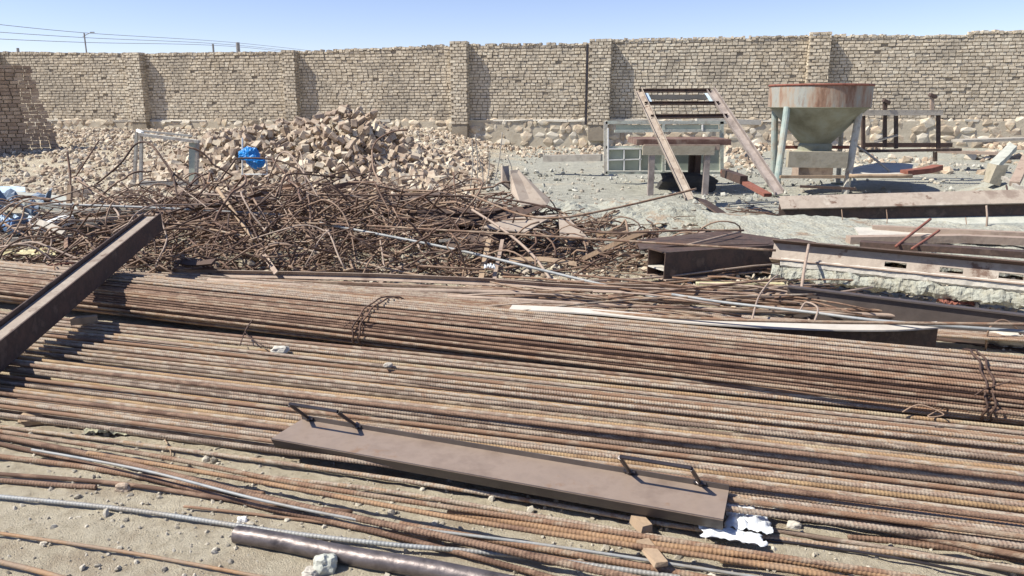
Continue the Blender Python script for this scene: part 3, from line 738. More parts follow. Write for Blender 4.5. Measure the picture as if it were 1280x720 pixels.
# crumpled cloths / paper
def crumple(name, c, size, m, label, cat, seed, amp=.4, n=26, rot=0., ragged=.25):
    vs = []; fs = []
    for j in range(n + 1):
        for i in range(n + 1):
            u = i / n * 2 - 1; v = j / n * 2 - 1
            an = math.atan2(v, u); rr = 1 + ragged * noise.noise((math.cos(an) * 1.3 + seed, math.sin(an) * 1.3, 0)) + ragged * .5 * noise.noise((math.cos(an) * 3 + seed, math.sin(an) * 3, 3))
            x = u * rr; y = v * rr
            q = max(0, 1 - (u * u + v * v) * .55)
            h = amp * (.35 * q + abs(noise.noise((x * 2.1 + seed, y * 2.1, 1))) * 1.1 + .5 * abs(noise.noise((x * 5 + seed, y * 5, 7))))
            vs.append(Vector((x * size[0], y * size[1], h * size[2])))
    rt = Matrix.Rotation(rot, 3, 'Z'); vs = [Vector(c) + rt @ v for v in vs]
    fs = [(j * (n + 1) + i, j * (n + 1) + i + 1, (j + 1) * (n + 1) + i + 1, (j + 1) * (n + 1) + i) for j in range(n) for i in range(n)]
    mb = MB(); mb.add(vs, fs); o = mb.build(name, m, smooth=(m == 'paper'))
    md = o.modifiers.new('s', 'SOLIDIFY'); md.thickness = .002
    return tag(o, label, cat)
crumple('crumpled_paper', W(934, 651, .05), (.085, .09, .085), 'paper', 'crumpled white paper against the right end of the steel channel', 'paper', 3, rot=-.25)
crumple('plastic_scrap', W(915, 672, .05), (.11, .04, .06), 'paper', 'flat white and aqua plastic scrap beneath the channel end', 'plastic', 8, rot=-.3)
crumple('rag', W(138, 540, .012), (.11, .045, .10), 'rag', 'greyish yellow rag on the sand by the flat bar layer at left', 'rag', 11, rot=-.1) if 'rag' in M else None
M['rag'] = mat('greyish rag', [(.30, .33, .27), (.50, .47, .33)], scale=9, bump=.3, bscale=40)
crumple('rag', W(138, 540, .012), (.11, .045, .10), 'rag', 'greyish yellow rag on the sand by the flat bar layer at left', 'rag', 11, rot=-.1)
# small wires
def wire(pts, r, m, label, name='wire', cat='wire', group=None, k=6):
    mb = MB(); mb.tube(smooth_path([W(*p) for p in pts], k), r, 6); return tag(mb.build(name, m, smooth=True), label, cat, group)
wire([(300, 432, .10), (306, 415, .14), (316, 400, .18), (307, 416, .13), (330, 433, .10)], .004, 'scrap', 'thin bent wire hooked over the bundle left of the first tie')
wire([(1128, 515, .10), (1150, 506, .14), (1180, 518, .11), (1160, 520, .10), (1200, 500, .13)], .004, 'scrap', 'loose wire curl below the bundle near its right tie')
wire([(66, 362, .2), (68, 335, .3), (67, 330, .3)], .006, 'bar_orange', 'red rusty upright wire left of the slanting beam')
wire([(36, 345, .22), (62, 332, .27), (92, 329, .25)], .007, 'redrust', 'red rusty bent strip lying on the bars behind the slanting beam')
wire([(205, 548, .01), (212, 560, .03), (214, 570, .01)], .003, 'wood', 'short twig stuck in the sand below the flat layer', 'twig', 'twig')

# ------------------------------------------------------------------ long stock behind the bundle
G2 = 'long sections stacked behind the tied bundle'
stock = [
 ((190, 338, .10), (1010, 366, .10), 'L', .05, 'beam', 'long pinkish angle iron topmost of the stack behind the bundle'),
 ((230, 345, .09), (1060, 384, .09), 'R', .05, 'bar_brown', 'flat brown bar second in the stack behind the bundle'),
 ((260, 352, .09), (900, 378, .10), 'T', .022, 'beam', 'smooth pink brown pipe in the stack behind the bundle'),
 ((300, 357, .09), (860, 384, .09), 'T', .018, 'bar_brown', 'thin brown pipe beneath the pink pipe behind the bundle'),
 ((560, 372, .10), (1300, 404, .12), 'T', .016, 'beam', 'pinkish pipe running right behind the bundle'),
 ((620, 352, .14), (1240, 392, .14), 'L', .04, 'beam', 'pinkish angle iron reaching right over the stack'),
 ((500, 374, .07), (860, 383, .07), 'R', .03, 'bar', 'pale flat bar with welded tabs close behind the bundle'),
 ((700, 352, .16), (1000, 380, .14), 'T', .010, 'bar_brown', 'thin brown rod sloping across the stack'),
 ((720, 345, .20), (1300, 402, .12), 'T', .010, 'bar_brown', 'long thin brown rod crossing in front of the box section'),
 ((180, 343, .05), (700, 366, .05), 'R', .06, 'beam_dark', 'dark flat bar at the bottom of the stack behind the bundle'),
 ((760, 372, .12), (1300, 399, .16), 'T', .012, 'bar_brown', 'brown rod passing left of the concrete block'),
 ((820, 362, .14), (1120, 392, .12), 'R', .035, 'beam', 'short pink flat bar under the castellated beam'),
]
for a, b, kind, sz, m, lab in stock:
    A = W(*a); B = W(*b); path = [A.lerp(B, t / 8) + Vector((0, 0, .01 * math.sin(t * 1.1 + sz * 90))) for t in range(9)]; mb = MB()
    if kind == 'L': mb.sweep(Lprof(sz, .006), path, roll=-.6); nm = 'angle_iron'
    elif kind == 'R': mb.sweep(Rprof(sz, .02), path); nm = 'flat_bar'
    else: mb.tube(path, sz, 10); nm = 'steel_pipe' if sz > .014 else 'steel_rod'
    tag(mb.build(nm, m, smooth=(kind == 'T')), lab, 'steel bar', G2)
# thin loose bars over the right part
q = random.Random(3)
for i in range(30):
    px = q.uniform(560, 1000); py = q.uniform(350, 386); L = q.uniform(120, 330); sl = q.choice([q.uniform(.02, .12), q.uniform(-.12, .1)]); z = q.uniform(.08, .17)
    A = W(px, py - 4, z); B = W(min(px + L, 1090), min(py - 4 + L * sl, 394), z + q.uniform(-.03, .05)); path = [A.lerp(B, t / 6) + Vector((0, 0, .02 * math.sin(t + i))) for t in range(7)]
    mb = MB(); mb.tube(path, q.uniform(.006, .011), 6)
    tag(mb.build('steel_rod', q.choice(['bar_brown', 'bar_brown', 'beam', 'scrap']), smooth=True), 'thin rusty rod lying loose over the stock behind the bundle', 'steel bar', 'thin rods loose over the stock behind the bundle')
# left upper group of bars beyond the slanting beam belongs to the bundle; add loose ones
for i in range(16):
    t = i / 15; A = W(-60, 322 + 40 * t, .10); B = W(620 + 60 * t, 372 + 28 * t, .10)
    o = place_bar(thin[i % 9], A, B, 'thin bar lying loose just behind and left of the tied bundle', 'thin bars loose behind the bundle at left')
    dd = (B - A).normalized(); o.location = A + dd * (LB / 2 - 1.4)
    if i > 9: bpy.data.objects.remove(o)

# ------------------------------------------------------------------ tangled scrap
def heapH(x, y):
    h = 0
    for cx, cy, rx, ry, hh in ((-2.6, 9.4, 2.3, 1.9, .76), (-4.6, 9.7, 1.9, 1.8, .56), (-1.15, 9.1, 1.5, 1.8, .64), (.7, 8.4, 1.3, 1.0, .14), (-6.2, 9.4, 1.5, 1.6, .3)):
        qq = ((x - cx) / rx) ** 2 + ((y - cy) / ry) ** 2; h = max(h, hh * math.exp(-qq * .9))
    return h
def bent(q, x, y, z, L, wild=1.):
    pts = [Vector((x, y, z))]; yaw = q.uniform(-.9, .9) if q.random() < .6 else q.uniform(0, 6.28); pit = q.gauss(0, .28) * wild; cur = q.gauss(0, .12) * wild; step = .09
    for i in range(int(L / step)):
        if q.random() < .13 * wild: yaw += q.gauss(0, 1.0); pit = q.gauss(0, .5); cur = 0 if q.random() < .5 else cur
        if q.random() < .07: cur = q.gauss(0, .5) * wild
        yaw += cur * step * 3; pit = pit * .97
        p = pts[-1] + Vector((math.cos(yaw) * math.cos(pit), math.sin(yaw) * math.cos(pit), math.sin(pit))) * step
        g = gz0(p.x, p.y) + .01
        if p.z < g: p.z = g; pit = abs(pit) * .5
        if p.z > g + heapH(p.x, p.y) * 1.25 + .08: pit -= .25
        if p.y < 7.0: yaw = -yaw * .6 + q.gauss(0, .1); p.y = 7.0
        pts.append(p)
    return pts
q = random.Random(21); n = 0
while n < 260:
    x = q.gauss(-2.6, 2.3); y = q.uniform(7.1, 11.2); h = heapH(x, y)
    if h < .1 or x < -7: continue
    z = gz0(x, y) + h * (q.random() ** .5) + .03
    pts = bent(q, x, y, z, q.uniform(.6, 2.6)); mb = MB(); mb.tube(pts, q.choice([.006, .008, .009, .010, .013]), 6)
    tag(mb.build('bent_rebar', q.choice(['scrap', 'scrap', 'scrap', 'bar_brown', 'beam']), smooth=True), 'bent rusty bar tangled in the scrap heap before the brick pile', 'steel bar', 'bent bars tangled in the scrap heap'); n += 1
mb = MB()
for i in range(2300):
    x = q.gauss(-2.4, 2.5); y = q.uniform(7.0, 11.6); h = heapH(x, y)
    if h < .06: continue
    z = gz0(x, y) + h * q.random() * .85; mb.tube(bent(q, x, y, z, q.uniform(.25, 1.0), 1.4), q.choice([.006, .008, .011]), 5)
tag(mb.build('scrap_wire', 'scrap', smooth=True, recalc=False), 'dense mat of short wires and offcuts inside the scrap heap', 'scrap', kind='stuff')
# offcuts of sheet / stones inside the heap
pts = []; szs = []
for i in range(900):
    x = q.gauss(-2.2, 2.9); y = q.uniform(7.2, 12.5); z = gz0(x, y) + heapH(x, y) * q.random() * .5
    pts.append((x, y, z)); szs.append(q.uniform(.02, .07))
tag(scatter('scrap_rubble', 'scrap_rubble', pts, szs, flat=.3, jit=.2), 'broken bits of stone and plaster lying under the scrap heap', 'rubble', kind='stuff')
# flat strips and offcuts mixed into the heap
for i in range(46):
    x = q.gauss(-1.9, 2.6); y = q.uniform(7.2, 10.4); h = heapH(x, y)
    if x < -6.5 or x > 2.6: continue
    z = gz0(x, y) + h * q.uniform(.5, .9) + .03; L = q.uniform(.2, .85); yaw = q.uniform(-1.2, 1.2); pt = q.gauss(0, .16)
    A = Vector((x, y, z)); d = Vector((math.cos(yaw) * math.cos(pt), math.sin(yaw) * math.cos(pt), math.sin(pt))); B = A + d * L; mid = A + d * L * .5 + Vector((0, q.gauss(0, .04), q.gauss(0, .04)))
    mb = MB(); mb.sweep(Rprof(q.choice([.03, .045, .07]), q.choice([.006, .012, .02])) if i % 3 else Lprof(.05, .006), smooth_path([A, mid, B], 4), roll=q.uniform(-1, 1))
    tag(mb.build('steel_strip', ['beam_dark', 'bar_brown', 'beam', 'wood', 'scrap', 'wood_grey', 'beam_dark'][i % 7]), 'short flat strip or angle offcut caught in the scrap heap', 'steel strip', 'flat strips caught in the scrap heap')
# named long rods over the heap
def rodD(pts, r, m, label, name='steel_rod', cat='steel bar', group=None, n=8, k=6):
    mb = MB(); mb.tube(smooth_path([WD(*p) for p in pts], k), r, n); return tag(mb.build(name, m, smooth=True), label, cat, group)
def rodZ(pts, r, m, label, name='steel_rod', cat='steel bar', group=None, n=8, k=6):
    mb = MB(); mb.tube(smooth_path([W(*p) for p in pts], k), r, n); return tag(mb.build(name, m, smooth=True), label, cat, group)
GR = 'long rods lying across the scrap heap'
rodD([(400, 279, 7.96), (560, 310, 7.31), (720, 348, 6.57), (900, 392, 5.83)], .014, 'bar_grey', 'long straight pale grey rod sloping down right over the scrap heap', group=GR)
rodD([(60, 255, 8.88), (200, 260, 8.79), (340, 268, 8.70), (345, 268, 8.70)], .014, 'bar_grey', 'pale grey rod lying level over the left of the heap', group=GR)
rodD([(222, 279, 8.23), (330, 300, 7.77), (480, 335, 7.12), (660, 372, 6.48)], .011, 'bar', 'dusty rod sloping down across the front of the heap', group=GR)
rodD([(216, 280, 8.14), (380, 279, 7.96), (560, 288, 7.40), (760, 300, 6.94), (970, 313, 6.48)], .011, 'bar_brown', 'long brown rod running level to the box section', group=GR)
rodD([(215, 243, 9.07), (420, 244, 8.88), (600, 246, 8.70), (700, 262, 8.42)], .011, 'scrap', 'long dark rod along the top of the heap', group=GR)
rodD([(590, 244, 8.33), (650, 268, 7.96), (700, 272, 7.77), (760, 262, 7.96), (830, 246, 8.33), (870, 236, 8.60)], .012, 'bar_brown', 'curved brown rod sagging right of the heap', group=GR)
rodD([(700, 268, 7.86), (720, 284, 7.68), (760, 291, 7.58), (860, 288, 7.58), (930, 288, 7.58)], .011, 'scrap', 'dark curved rod lying on the gravel right of the brown plates', group=GR)
rodD([(272, 236, 8.8), (290, 262, 8.3), (318, 300, 7.7)], .022, 'wood', 'thick pale brown stick leaning down the heap', 'stick', 'stick')
rodD([(590, 262, 8.14), (630, 288, 7.68), (665, 318, 7.21), (690, 352, 6.75)], .014, 'beam', 'pinkish bent bar in front of the brown plates', group=GR)
rodD([(470, 205, 10.6), (465, 190, 10.7), (472, 175, 10.8), (490, 165, 10.8), (510, 162, 10.8)], .012, 'scrap', 'tall rod curving up out of the heap at centre', group='rods sticking up from the heap')
rodD([(465, 188, 10.7), (468, 215, 10.4), (486, 236, 10.), (520, 238, 9.8), (560, 240, 9.6)], .012, 'scrap', 'dark hooked rod beside the tall curving rod', group='rods sticking up from the heap')
rodD([(85, 262, 9.4), (88, 225, 9.8), (84, 190, 10.)], .014, 'scrap', 'upright dark rod at the left end of the heap', group='rods sticking up from the heap')
rodD([(95, 220, 10.2), (108, 200, 10.2), (124, 175, 10.4)], .010, 'scrap', 'short slanting dark rod left of the window frame', group='rods sticking up from the heap')
rodD([(118, 232, 10.), (150, 205, 10.), (170, 180, 10.1), (190, 182, 10.), (215, 215, 9.8), (240, 232, 9.7)], .013, 'scrap', 'rod arching in front of the window frame', group='rods sticking up from the heap')
rodD([(92, 222, 9.9), (130, 245, 9.6), (165, 262, 9.3)], .011, 'scrap', 'sloping dark rod under the arching rod', group='rods sticking up from the heap')
rodD([(268, 236, 10.), (290, 205, 10.3), (300, 198, 10.4), (345, 200, 10.3), (380, 215, 10.2)], .012, 'scrap', 'bent rod passing in front of the blue bag', group='rods sticking up from the heap')
rodD([(352, 238, 9.8), (362, 225, 9.9), (345, 205, 10.1), (340, 198, 10.2)], .011, 'scrap', 'crooked rod right of the blue bag', group='rods sticking up from the heap')
for i, (x0, y0, x1, y1, Y) in enumerate([(588, 235, 590, 175, 11.5), (596, 236, 594, 168, 11.6), (606, 236, 612, 190, 11.6), (616, 235, 628, 165, 11.6), (604, 232, 598, 196, 11.4), (640, 220, 634, 196, 11.5)]):
    rodD([(x0, y0, Y), ((x0 + x1) / 2 + 2, (y0 + y1) / 2, Y), (x1, y1, Y)], .008, 'wood_grey', 'dry upright stalk growing out of the rubble beyond the heap', 'dry_stalk', 'plant', 'dry stalks beyond the heap', n=5)

# ------------------------------------------------------------------ thin-plate objects
def solidpoly(pts, th, name, m, label=None, cat=None, group=None, parent=None, tint=None):
    P = [Vector(p) for p in pts]; nrm = (P[1] - P[0]).cross(P[2] - P[0]).normalized() * th
    n = len(P); mb = MB(); mb.add(P + [p + nrm for p in P], [tuple(range(n)), tuple(reversed(range(n, 2 * n)))] + [(i, (i + 1) % n, n + (i + 1) % n, n + i) for i in range(n)])
    o = mb.build(name, m, parent)
    if label: tag(o, label, cat, group)
    return o
GP = 'brown steel plates right of the scrap heap'
solidpoly([WD(638, 213, 9.4), WD(647, 212, 9.5), WD(688, 250, 9.1), WD(684, 258, 8.9), WD(650, 256, 8.9), WD(639, 240, 9.1)], .01, 'steel_plate', 'plate_brown', 'pointed brown steel plate tilted up right of the heap', 'steel plate', GP) if 'plate_brown' in M else None
M['plate_brown'] = mat('dusty brown plate', [(.26, .205, .16), (.36, .30, .24), (.31, .25, .20)], scale=4, bump=.3, bscale=20, stain=(.2, .12, .09), stscale=5, stth=.62)
solidpoly([WD(638, 213, 9.4), WD(648, 212, 9.5), WD(688, 250, 9.1), WD(684, 256, 8.9), WD(652, 256, 8.8), WD(639, 240, 9.1)], .012, 'steel_plate', 'plate_brown', 'pointed brown steel plate tilted up right of the heap', 'steel plate', GP)
solidpoly([WD(628, 208, 9.5), WD(636, 207, 9.6), WD(638, 236, 9.4), WD(628, 228, 9.4)], .03, 'steel_plate', 'plate_brown', 'narrow upright brown plate beside the pointed plate', 'steel plate', GP)
solidpoly([WD(520, 278, 8.9), WD(600, 262, 8.9), WD(684, 256, 8.85), WD(640, 276, 8.6), WD(560, 284, 8.6)], .014, 'steel_plate', 'beam_dark', 'dark steel plate lying flat under the pointed plate', 'steel plate', GP)
solidpoly([WD(600, 284, 8.0), WD(640, 272, 8.5), WD(698, 268, 8.6), WD(680, 276, 8.3), WD(656, 290, 7.9)], .012, 'steel_plate', 'plate_brown', 'pale brown folded plate at the front of the plates', 'steel plate', GP)
solidpoly([WD(698, 268, 8.6), WD(706, 268, 8.6), WD(736, 298, 8.0), WD(700, 298, 8.0)], .012, 'steel_plate', 'plate_brown', 'triangular brown plate standing rightmost of the plates', 'steel plate', GP)
solidpoly([WD(552, 292, 8.2), WD(600, 288, 8.2), WD(652, 292, 8.1), WD(640, 312, 7.8), WD(560, 312, 7.9)], .02, 'steel_plate', 'beam_dark', 'black steel plate in front of the folded plate', 'steel plate', GP)
solidpoly([WD(520, 262, 9.1), WD(640, 258, 9.1), WD(640, 284, 8.7), WD(530, 290, 8.6)], .02, 'steel_plate', 'beam_dark', 'broad dark plate leaning at the right end of the heap', 'steel plate', GP)
def stripD(pts, w_, th, name, m, label, cat, up=(0, 0, 1), group=None):
    mb = MB(); mb.sweep(Rprof(w_, th), [WD(*p) for p in pts], up=up); return tag(mb.build(name, m), label, cat, group)
stripD([(611, 300, 7.6), (604, 335, 7.1), (594, 384, 6.45)], .05, .02, 'wood_strip', 'wood', 'long orange brown wooden strip leaning down on the stock', 'timber')
stripD([(628, 300, 7.6), (624, 320, 7.2), (618, 345, 6.9), (622, 384, 6.4)], .035, .015, 'wood_strip', 'beam', 'shorter curved strip right of the wooden strip', 'timber')
crumple('plastic_scrap', WD(612, 336, 6.9), (.05, .04, .09), 'paper', 'small white plastic scrap between the two leaning strips', 'plastic', 21)
stripD([(505, 330, 7.3), (480, 350, 6.9), (458, 372, 6.6)], .04, .02, 'wood_strip', 'beam', 'pale forked stick lying over the bundle behind the left tie', 'timber')
solidpoly([WD(548, 300, 7.9), WD(585, 296, 7.9), WD(585, 299, 7.9), WD(576, 300, 7.9), WD(577, 306, 7.9), WD(572, 306, 7.9), WD(570, 301, 7.9), WD(549, 303, 7.9)], .01, 'plastic_scrap', 'concrete_pale', 'thin whitish strip on the black plate', 'plastic')

# ------------------------------------------------------------------ box section and beams at right
def box_section():
    A = WD(820, 330, 6.9); B = WD(975, 318, 7.6); h = .26; b = .26; t = .012; o = empty('box_section', A - Vector((0, 0, h / 2)), 'dark open ended box section with a middle web beside the stock', 'beam')
    d = (B - A).normalized(); a = d.cross(Vector((0, 0, 1))).normalized()
    for nm, prof, m in (('top_plate', [(-b / 2, h / 2 - t), (b / 2, h / 2 - t), (b / 2, h / 2), (-b / 2, h / 2)], 'beam_dark'), ('bottom_plate', [(-b / 2 - .03, -h / 2), (b / 2 + .03, -h / 2), (b / 2 + .03, -h / 2 + t), (-b / 2 - .03, -h / 2 + t)], 'beam'),
                       ('side_plate', [(b / 2 - t, -h / 2 + t), (b / 2, -h / 2 + t), (b / 2, h / 2 - t), (b / 2 - t, h / 2 - t)], 'beam_dark'), ('side_plate', [(-b / 2, -h / 2 + t), (-b / 2 + t, -h / 2 + t), (-b / 2 + t, h / 2 - t), (-b / 2, h / 2 - t)], 'beam_dark'),
                       ('middle_web', [(-b / 2 + t, -.045), (b / 2 - t, -.045), (b / 2 - t, -.045 + t), (-b / 2 + t, -.045 + t)], 'concrete_pale')):
        m_ = MB(); m_.sweep(prof, [A, B + d * .35]); m_.build(nm, m, o)
box_section()
solidpoly([WD(795, 300, 7.9), WD(905, 288, 8.1), WD(975, 298, 7.9), WD(960, 305, 7.4), WD(842, 307, 7.1), WD(800, 312, 7.0)], .012, 'steel_plate', 'beam_dark', 'dark steel plate laid over the box section', 'steel plate')
rodD([(860, 306, 7.2), (900, 296, 7.5), (924, 290, 7.8)], .012, 'beam', 'short pale rod lying on the dark plate over the box section')
stripD([(870, 355, 6.6), (980, 356, 6.5)], .06, .03, 'wood_strip', 'straw', 'yellowish timber batten lying before the box section', 'timber')
def castellated():
    a0 = WD(968, 304, 7.0); b0 = WD(1340, 338, 5.8)
    o = empty('castellated_beam', a0, 'pinkish steel beam with cut holes and concrete stuck along its lower flange', 'beam')
    d = (b0 - a0).normalized(); L = (b0 - a0).length
    tn = Vector((0, -.5, -.85)); tn = (tn - d * tn.dot(d)).normalized()     # runs down the web towards the camera
    nn = d.cross(tn).normalized(); nn = nn if nn.z > 0 else -nn
    H = .165
    def P(s, k, u=0): return a0 + d * s + tn * k + nn * u
    # web with openings, built as strips between holes
    m = MB(); holes = [(.95 + .42 * i, .95 + .42 * i + .17) for i in range(4)]
    def slab(s0, s1, k0, k1, u0=-.006, u1=.006):
        vs = [P(s, k, u) for u in (u0, u1) for s, k in ((s0, k0), (s1, k0), (s1, k1), (s0, k1))]
        m.add(vs, [(3, 2, 1, 0), (4, 5, 6, 7), (0, 1, 5, 4), (1, 2, 6, 5), (2, 3, 7, 6), (3, 0, 4, 7)])
    slab(0, L, 0, .075); s = 0
    for h0, h1 in holes:
        if h0 > L: break
        slab(s, h0, .075, .12); s = min(h1, L)
    if s < L: slab(s, L, .075, .12)
    slab(0, L, .12, H); m.build('web', 'beam_pale', o)
    m = MB(); slab(-.0, L, -.012, 0, -.02, .10); m.build('top_flange', 'beam_dark', o)  # dark colour carries the shade on this flange's near side
    m = MB(); slab(-.0, L, H, H + .012, -.03, .085); m.build('lower_flange', 'beam', o)
    # cement ledge and rough concrete
    def rough(name, mt, s0, s1, k0, k1, u0, u1, amp, seed):
        mb = MB(); N = 220; vs = []; prof = [(k0, u0), (k0, u1), ((k0 + k1) / 2, u1 + .012), (k1, u1), (k1 + .01, (u0 + u1) / 2), (k1, u0)]
        for i in range(N + 1):
            s_ = s0 + (s1 - s0) * i / N
            for j, (k, u) in enumerate(prof):
                p = P(s_, k, u); q_ = noise.noise_vector(p * 9 + Vector((seed, 0, 0))) * amp + noise.noise_vector(p * 30) * amp * .6; vs.append(p + q_)
        n_ = len(prof); mb.add(vs, [(i * n_ + j, i * n_ + (j + 1) % n_, (i + 1) * n_ + (j + 1) % n_, (i + 1) * n_ + j) for i in range(N) for j in range(n_)] + [tuple(range(n_)), tuple(range(N * n_, N * n_ + n_))])
        mb.build(name, mt, o)
    rough('cement_ledge', 'concrete_pale', .10, L, H - .015, H + .055, .0, .055, .008, 1)
    rough('concrete_casing', 'slab_concrete', .02, L, H + .06, H + .17, -.03, .045, .034, 5)
castellated()
rodD([(1011, 306, 6.7), (1004, 345, 6.25), (1002, 375, 6.0), (1012, 402, 5.7)], .013, 'beam', 'rusty rod looped down over the castellated beam', 'bent_rebar')
def pale_beam():
    a = WD(972, 246, 10.6); b = WD(1340, 236, 9.9); o = empty('concrete_topped_beam', a, 'long pale topped beam lying level beneath the hopper at right', 'beam')
    d = (b - a).normalized(); 
    def pr(name, m, pts):
        mb = MB(); P = []
        for base in (a, b):
            for (y, z) in pts: P.append(base + Vector((0, -y, -z)))
        n_ = len(pts); mb.add(P, [(i, (i + 1) % n_, n_ + (i + 1) % n_, n_ + i) for i in range(n_)] + [tuple(range(n_)), tuple(range(n_, 2 * n_))]); mb.build(name, m, o)
    pr('top_flange', 'beam_pale', [(0, -.01), (.20, .14), (.19, .155), (-.01, .005)])
    pr('web', 'beam_dark', [(.10, .09), (.12, .36), (.10, .36), (.08, .09)])  # shade below the top flange is painted as dark web colour
    pr('lower_flange', 'concrete', [(.06, .30), (.32, .38), (.36, .52), (.06, .55)])
pale_beam()
for i, px in enumerate((1052, 1108, 1207, 1233)):
    y0, y1 = ((262, 285), (262, 284), (272, 288), (257, 286))[i]
    rodD([(px, y0, 9.35), (px + 1, (y0 + y1) / 2, 9.3), (px, y1, 9.3)], .012 if i == 3 else .006, 'beam' if i == 3 else 'scrap', ['first thin upright wire before the pale topped beam', 'bent thin wire before the pale topped beam', 'dark thin upright wire before the pale topped beam', 'thickest upright pin before the pale topped beam'][i], 'wire', 'wire', n=6)
def hollow_shade_beam():  # dark beam added to stand in for the shade in this hollow
    A, B = W(985, 358, .25), W(1330, 400, .25); o = empty('shade_fill_beam', A, 'added almost black beam standing in for shade in the hollow under the castellated beam', 'beam')
    MB().sweep(Rprof(.012, .23), [A - Vector((0, 0, .122)), B - Vector((0, 0, .122))]).build('web', 'flange_shade', o)
    MB().sweep(Rprof(.06, .012), [A, B]).build('flange', 'flange_shade', o)
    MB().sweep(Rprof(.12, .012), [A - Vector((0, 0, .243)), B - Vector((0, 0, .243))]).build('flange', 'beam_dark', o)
hollow_shade_beam()
# broken concrete slab
def slab_mesh(name, corners, th, m, label, seed, sub=14, amp=.03):
    A, B, Cc, D = [Vector(c) for c in corners]; vs = []; N = sub
    for lay in (0, 1):
        for j in range(N + 1):
            for i in range(N * 3 + 1):
                u = i / (N * 3); v = j / N; p = A.lerp(B, u).lerp(D.lerp(Cc, u), v)
                e = noise.noise_vector(p * 3 + Vector((seed, 0, 0))) * amp + noise.noise_vector(p * 12) * amp * .4
                vs.append(p + Vector((e.x, e.y, e.z * .7)) - Vector((0, 0, th * lay)))
    K = N * 3 + 1; o_ = (N + 1) * K; fs = []
    for j in range(N):
        for i in range(N * 3):
            fs.append((j * K + i, j * K + i + 1, (j + 1) * K + i + 1, (j + 1) * K + i)); fs.append(tuple(x + o_ for x in ((j + 1) * K + i, (j + 1) * K + i + 1, j * K + i + 1, j * K + i)))
    for i in range(N * 3): fs.append((i, i + 1, o_ + i + 1, o_ + i)); fs.append((N * K + i, N * K + i + 1, o_ + N * K + i + 1, o_ + N * K + i))
    for j in range(N): fs.append((j * K, (j + 1) * K, o_ + (j + 1) * K, o_ + j * K)); fs.append((j * K + K - 1, (j + 1) * K + K - 1, o_ + (j + 1) * K + K - 1, o_ + j * K + K - 1))
    mb = MB(); mb.add(vs, fs); return tag(mb.build(name, m), label, 'concrete')
slab_mesh('concrete_slab', [WD(868, 264, 9.8), WD(1340, 286, 9.2), WD(1340, 335, 6.9), WD(948, 304, 7.7)], .12, 'slab_concrete', 'long rough grey green concrete slab between the two beams at right', 3, sub=30, amp=.06)
slab_mesh('concrete_slab', [WD(1068, 284, 8.7), WD(1240, 290, 8.4), WD(1234, 301, 8.), WD(1075, 295, 8.2)], .05, 'concrete_pale', 'narrow pale slab lying on the long concrete slab', 9, sub=6, amp=.008)
stripD([(1060, 300, 7.9), (1200, 298, 7.9), (1340, 304, 7.8)], .12, .08, 'timber_beam', 'beam', 'pinkish brown timber lying on the concrete slab', 'timber')
stripD([(1240, 293, 8.2), (1340, 296, 8.1)], .06, .04, 'flat_bar', 'concrete_pale', 'pale bar end at the right edge behind the pinkish timber', 'steel bar')
rodD([(1120, 308, 7.3), (1140, 292, 7.7), (1163, 274, 8.1)], .014, 'redrust', 'red rusty bar leaning on the concrete slab, left of two', group='red bars leaning on the slab')
rodD([(1140, 311, 7.2), (1160, 298, 7.5), (1174, 288, 7.7)], .013, 'redrust', 'red rusty bar leaning on the concrete slab, right of two', group='red bars leaning on the slab')
M['flange_pale'] = mat('pale steel flange', [(.42, .38, .33), (.54, .5, .44)], scale=5, bump=.2, bscale=30)
def curved_channel():
    top = [(640, 383, .20), (740, 388, .22), (860, 399, .24), (990, 406, .25), (1100, 408, .25), (1172, 404, .25)]
    P = smooth_path([W(*p) for p in top], 6); o = empty('curved_channel', P[0], 'long bent channel with a pale upper flange just behind the bundle', 'beam')
    MB().sweep([(-.01, 0), (.075, -.012), (.075, -.002), (-.01, .010)], P).build('top_flange', 'flange_pale', o)
    MB().sweep([(0, -.17), (.010, -.17), (.010, -.003), (0, -.003)], P).build('web', 'beam_dark', o)
curved_channel()
rock('concrete_block', WD(1262, 425, 5.1), (.16, .13, .11), 'concrete_pale', 'pale concrete lump at the right edge above the bundle', 'concrete', seed=31)
pts_ = [(1152 + 0, 428, 5.3)]
rodD([(1232, 440, 5.0), (1236, 412, 4.95), (1252, 400, 4.95), (1268, 408, 4.95), (1276, 418, 4.95)], .007, 'scrap', 'wire loop arching over the pale concrete lump', 'wire', 'wire')
rodZ([(700, 386, .2), (830, 396, .25), (1000, 402, .30), (1320, 406, .33)], .011, 'bar_brown', 'long brown bar leaning along the bent channel')
rodZ([(840, 368, .2), (905, 378, .22), (1010, 390, .26), (1110, 402, .28), (1320, 417, .28)], .011, 'bar_grey', 'pale grey blue pipe crossing in front of the box section')
rodZ([(760, 373, .18), (850, 362, .2), (980, 348, .22)], .010, 'bar_brown', 'brown rod rising right in front of the box section')
rodZ([(640, 390, .2), (800, 374, .2), (1020, 368, .22)], .008, 'bar', 'dusty thin rod crossing the stock at centre')
rodZ([(940, 400, .2), (948, 372, .25), (962, 352, .3), (972, 344, .3)], .007, 'beam', 'bent wire hoop before the castellated beam end', 'wire', 'wire')
rodZ([(1018, 402, .25), (1022, 385, .28), (1008, 378, .28), (1000, 388, .25)], .007, 'beam', 'small wire hook under the looped rod', 'wire', 'wire')
crumple('rag', WD(1195, 380, 6.1), (.12, .08, .12), 'redrust', 'brown crumpled scrap in the hollow under the castellated beam', 'scrap', 14)

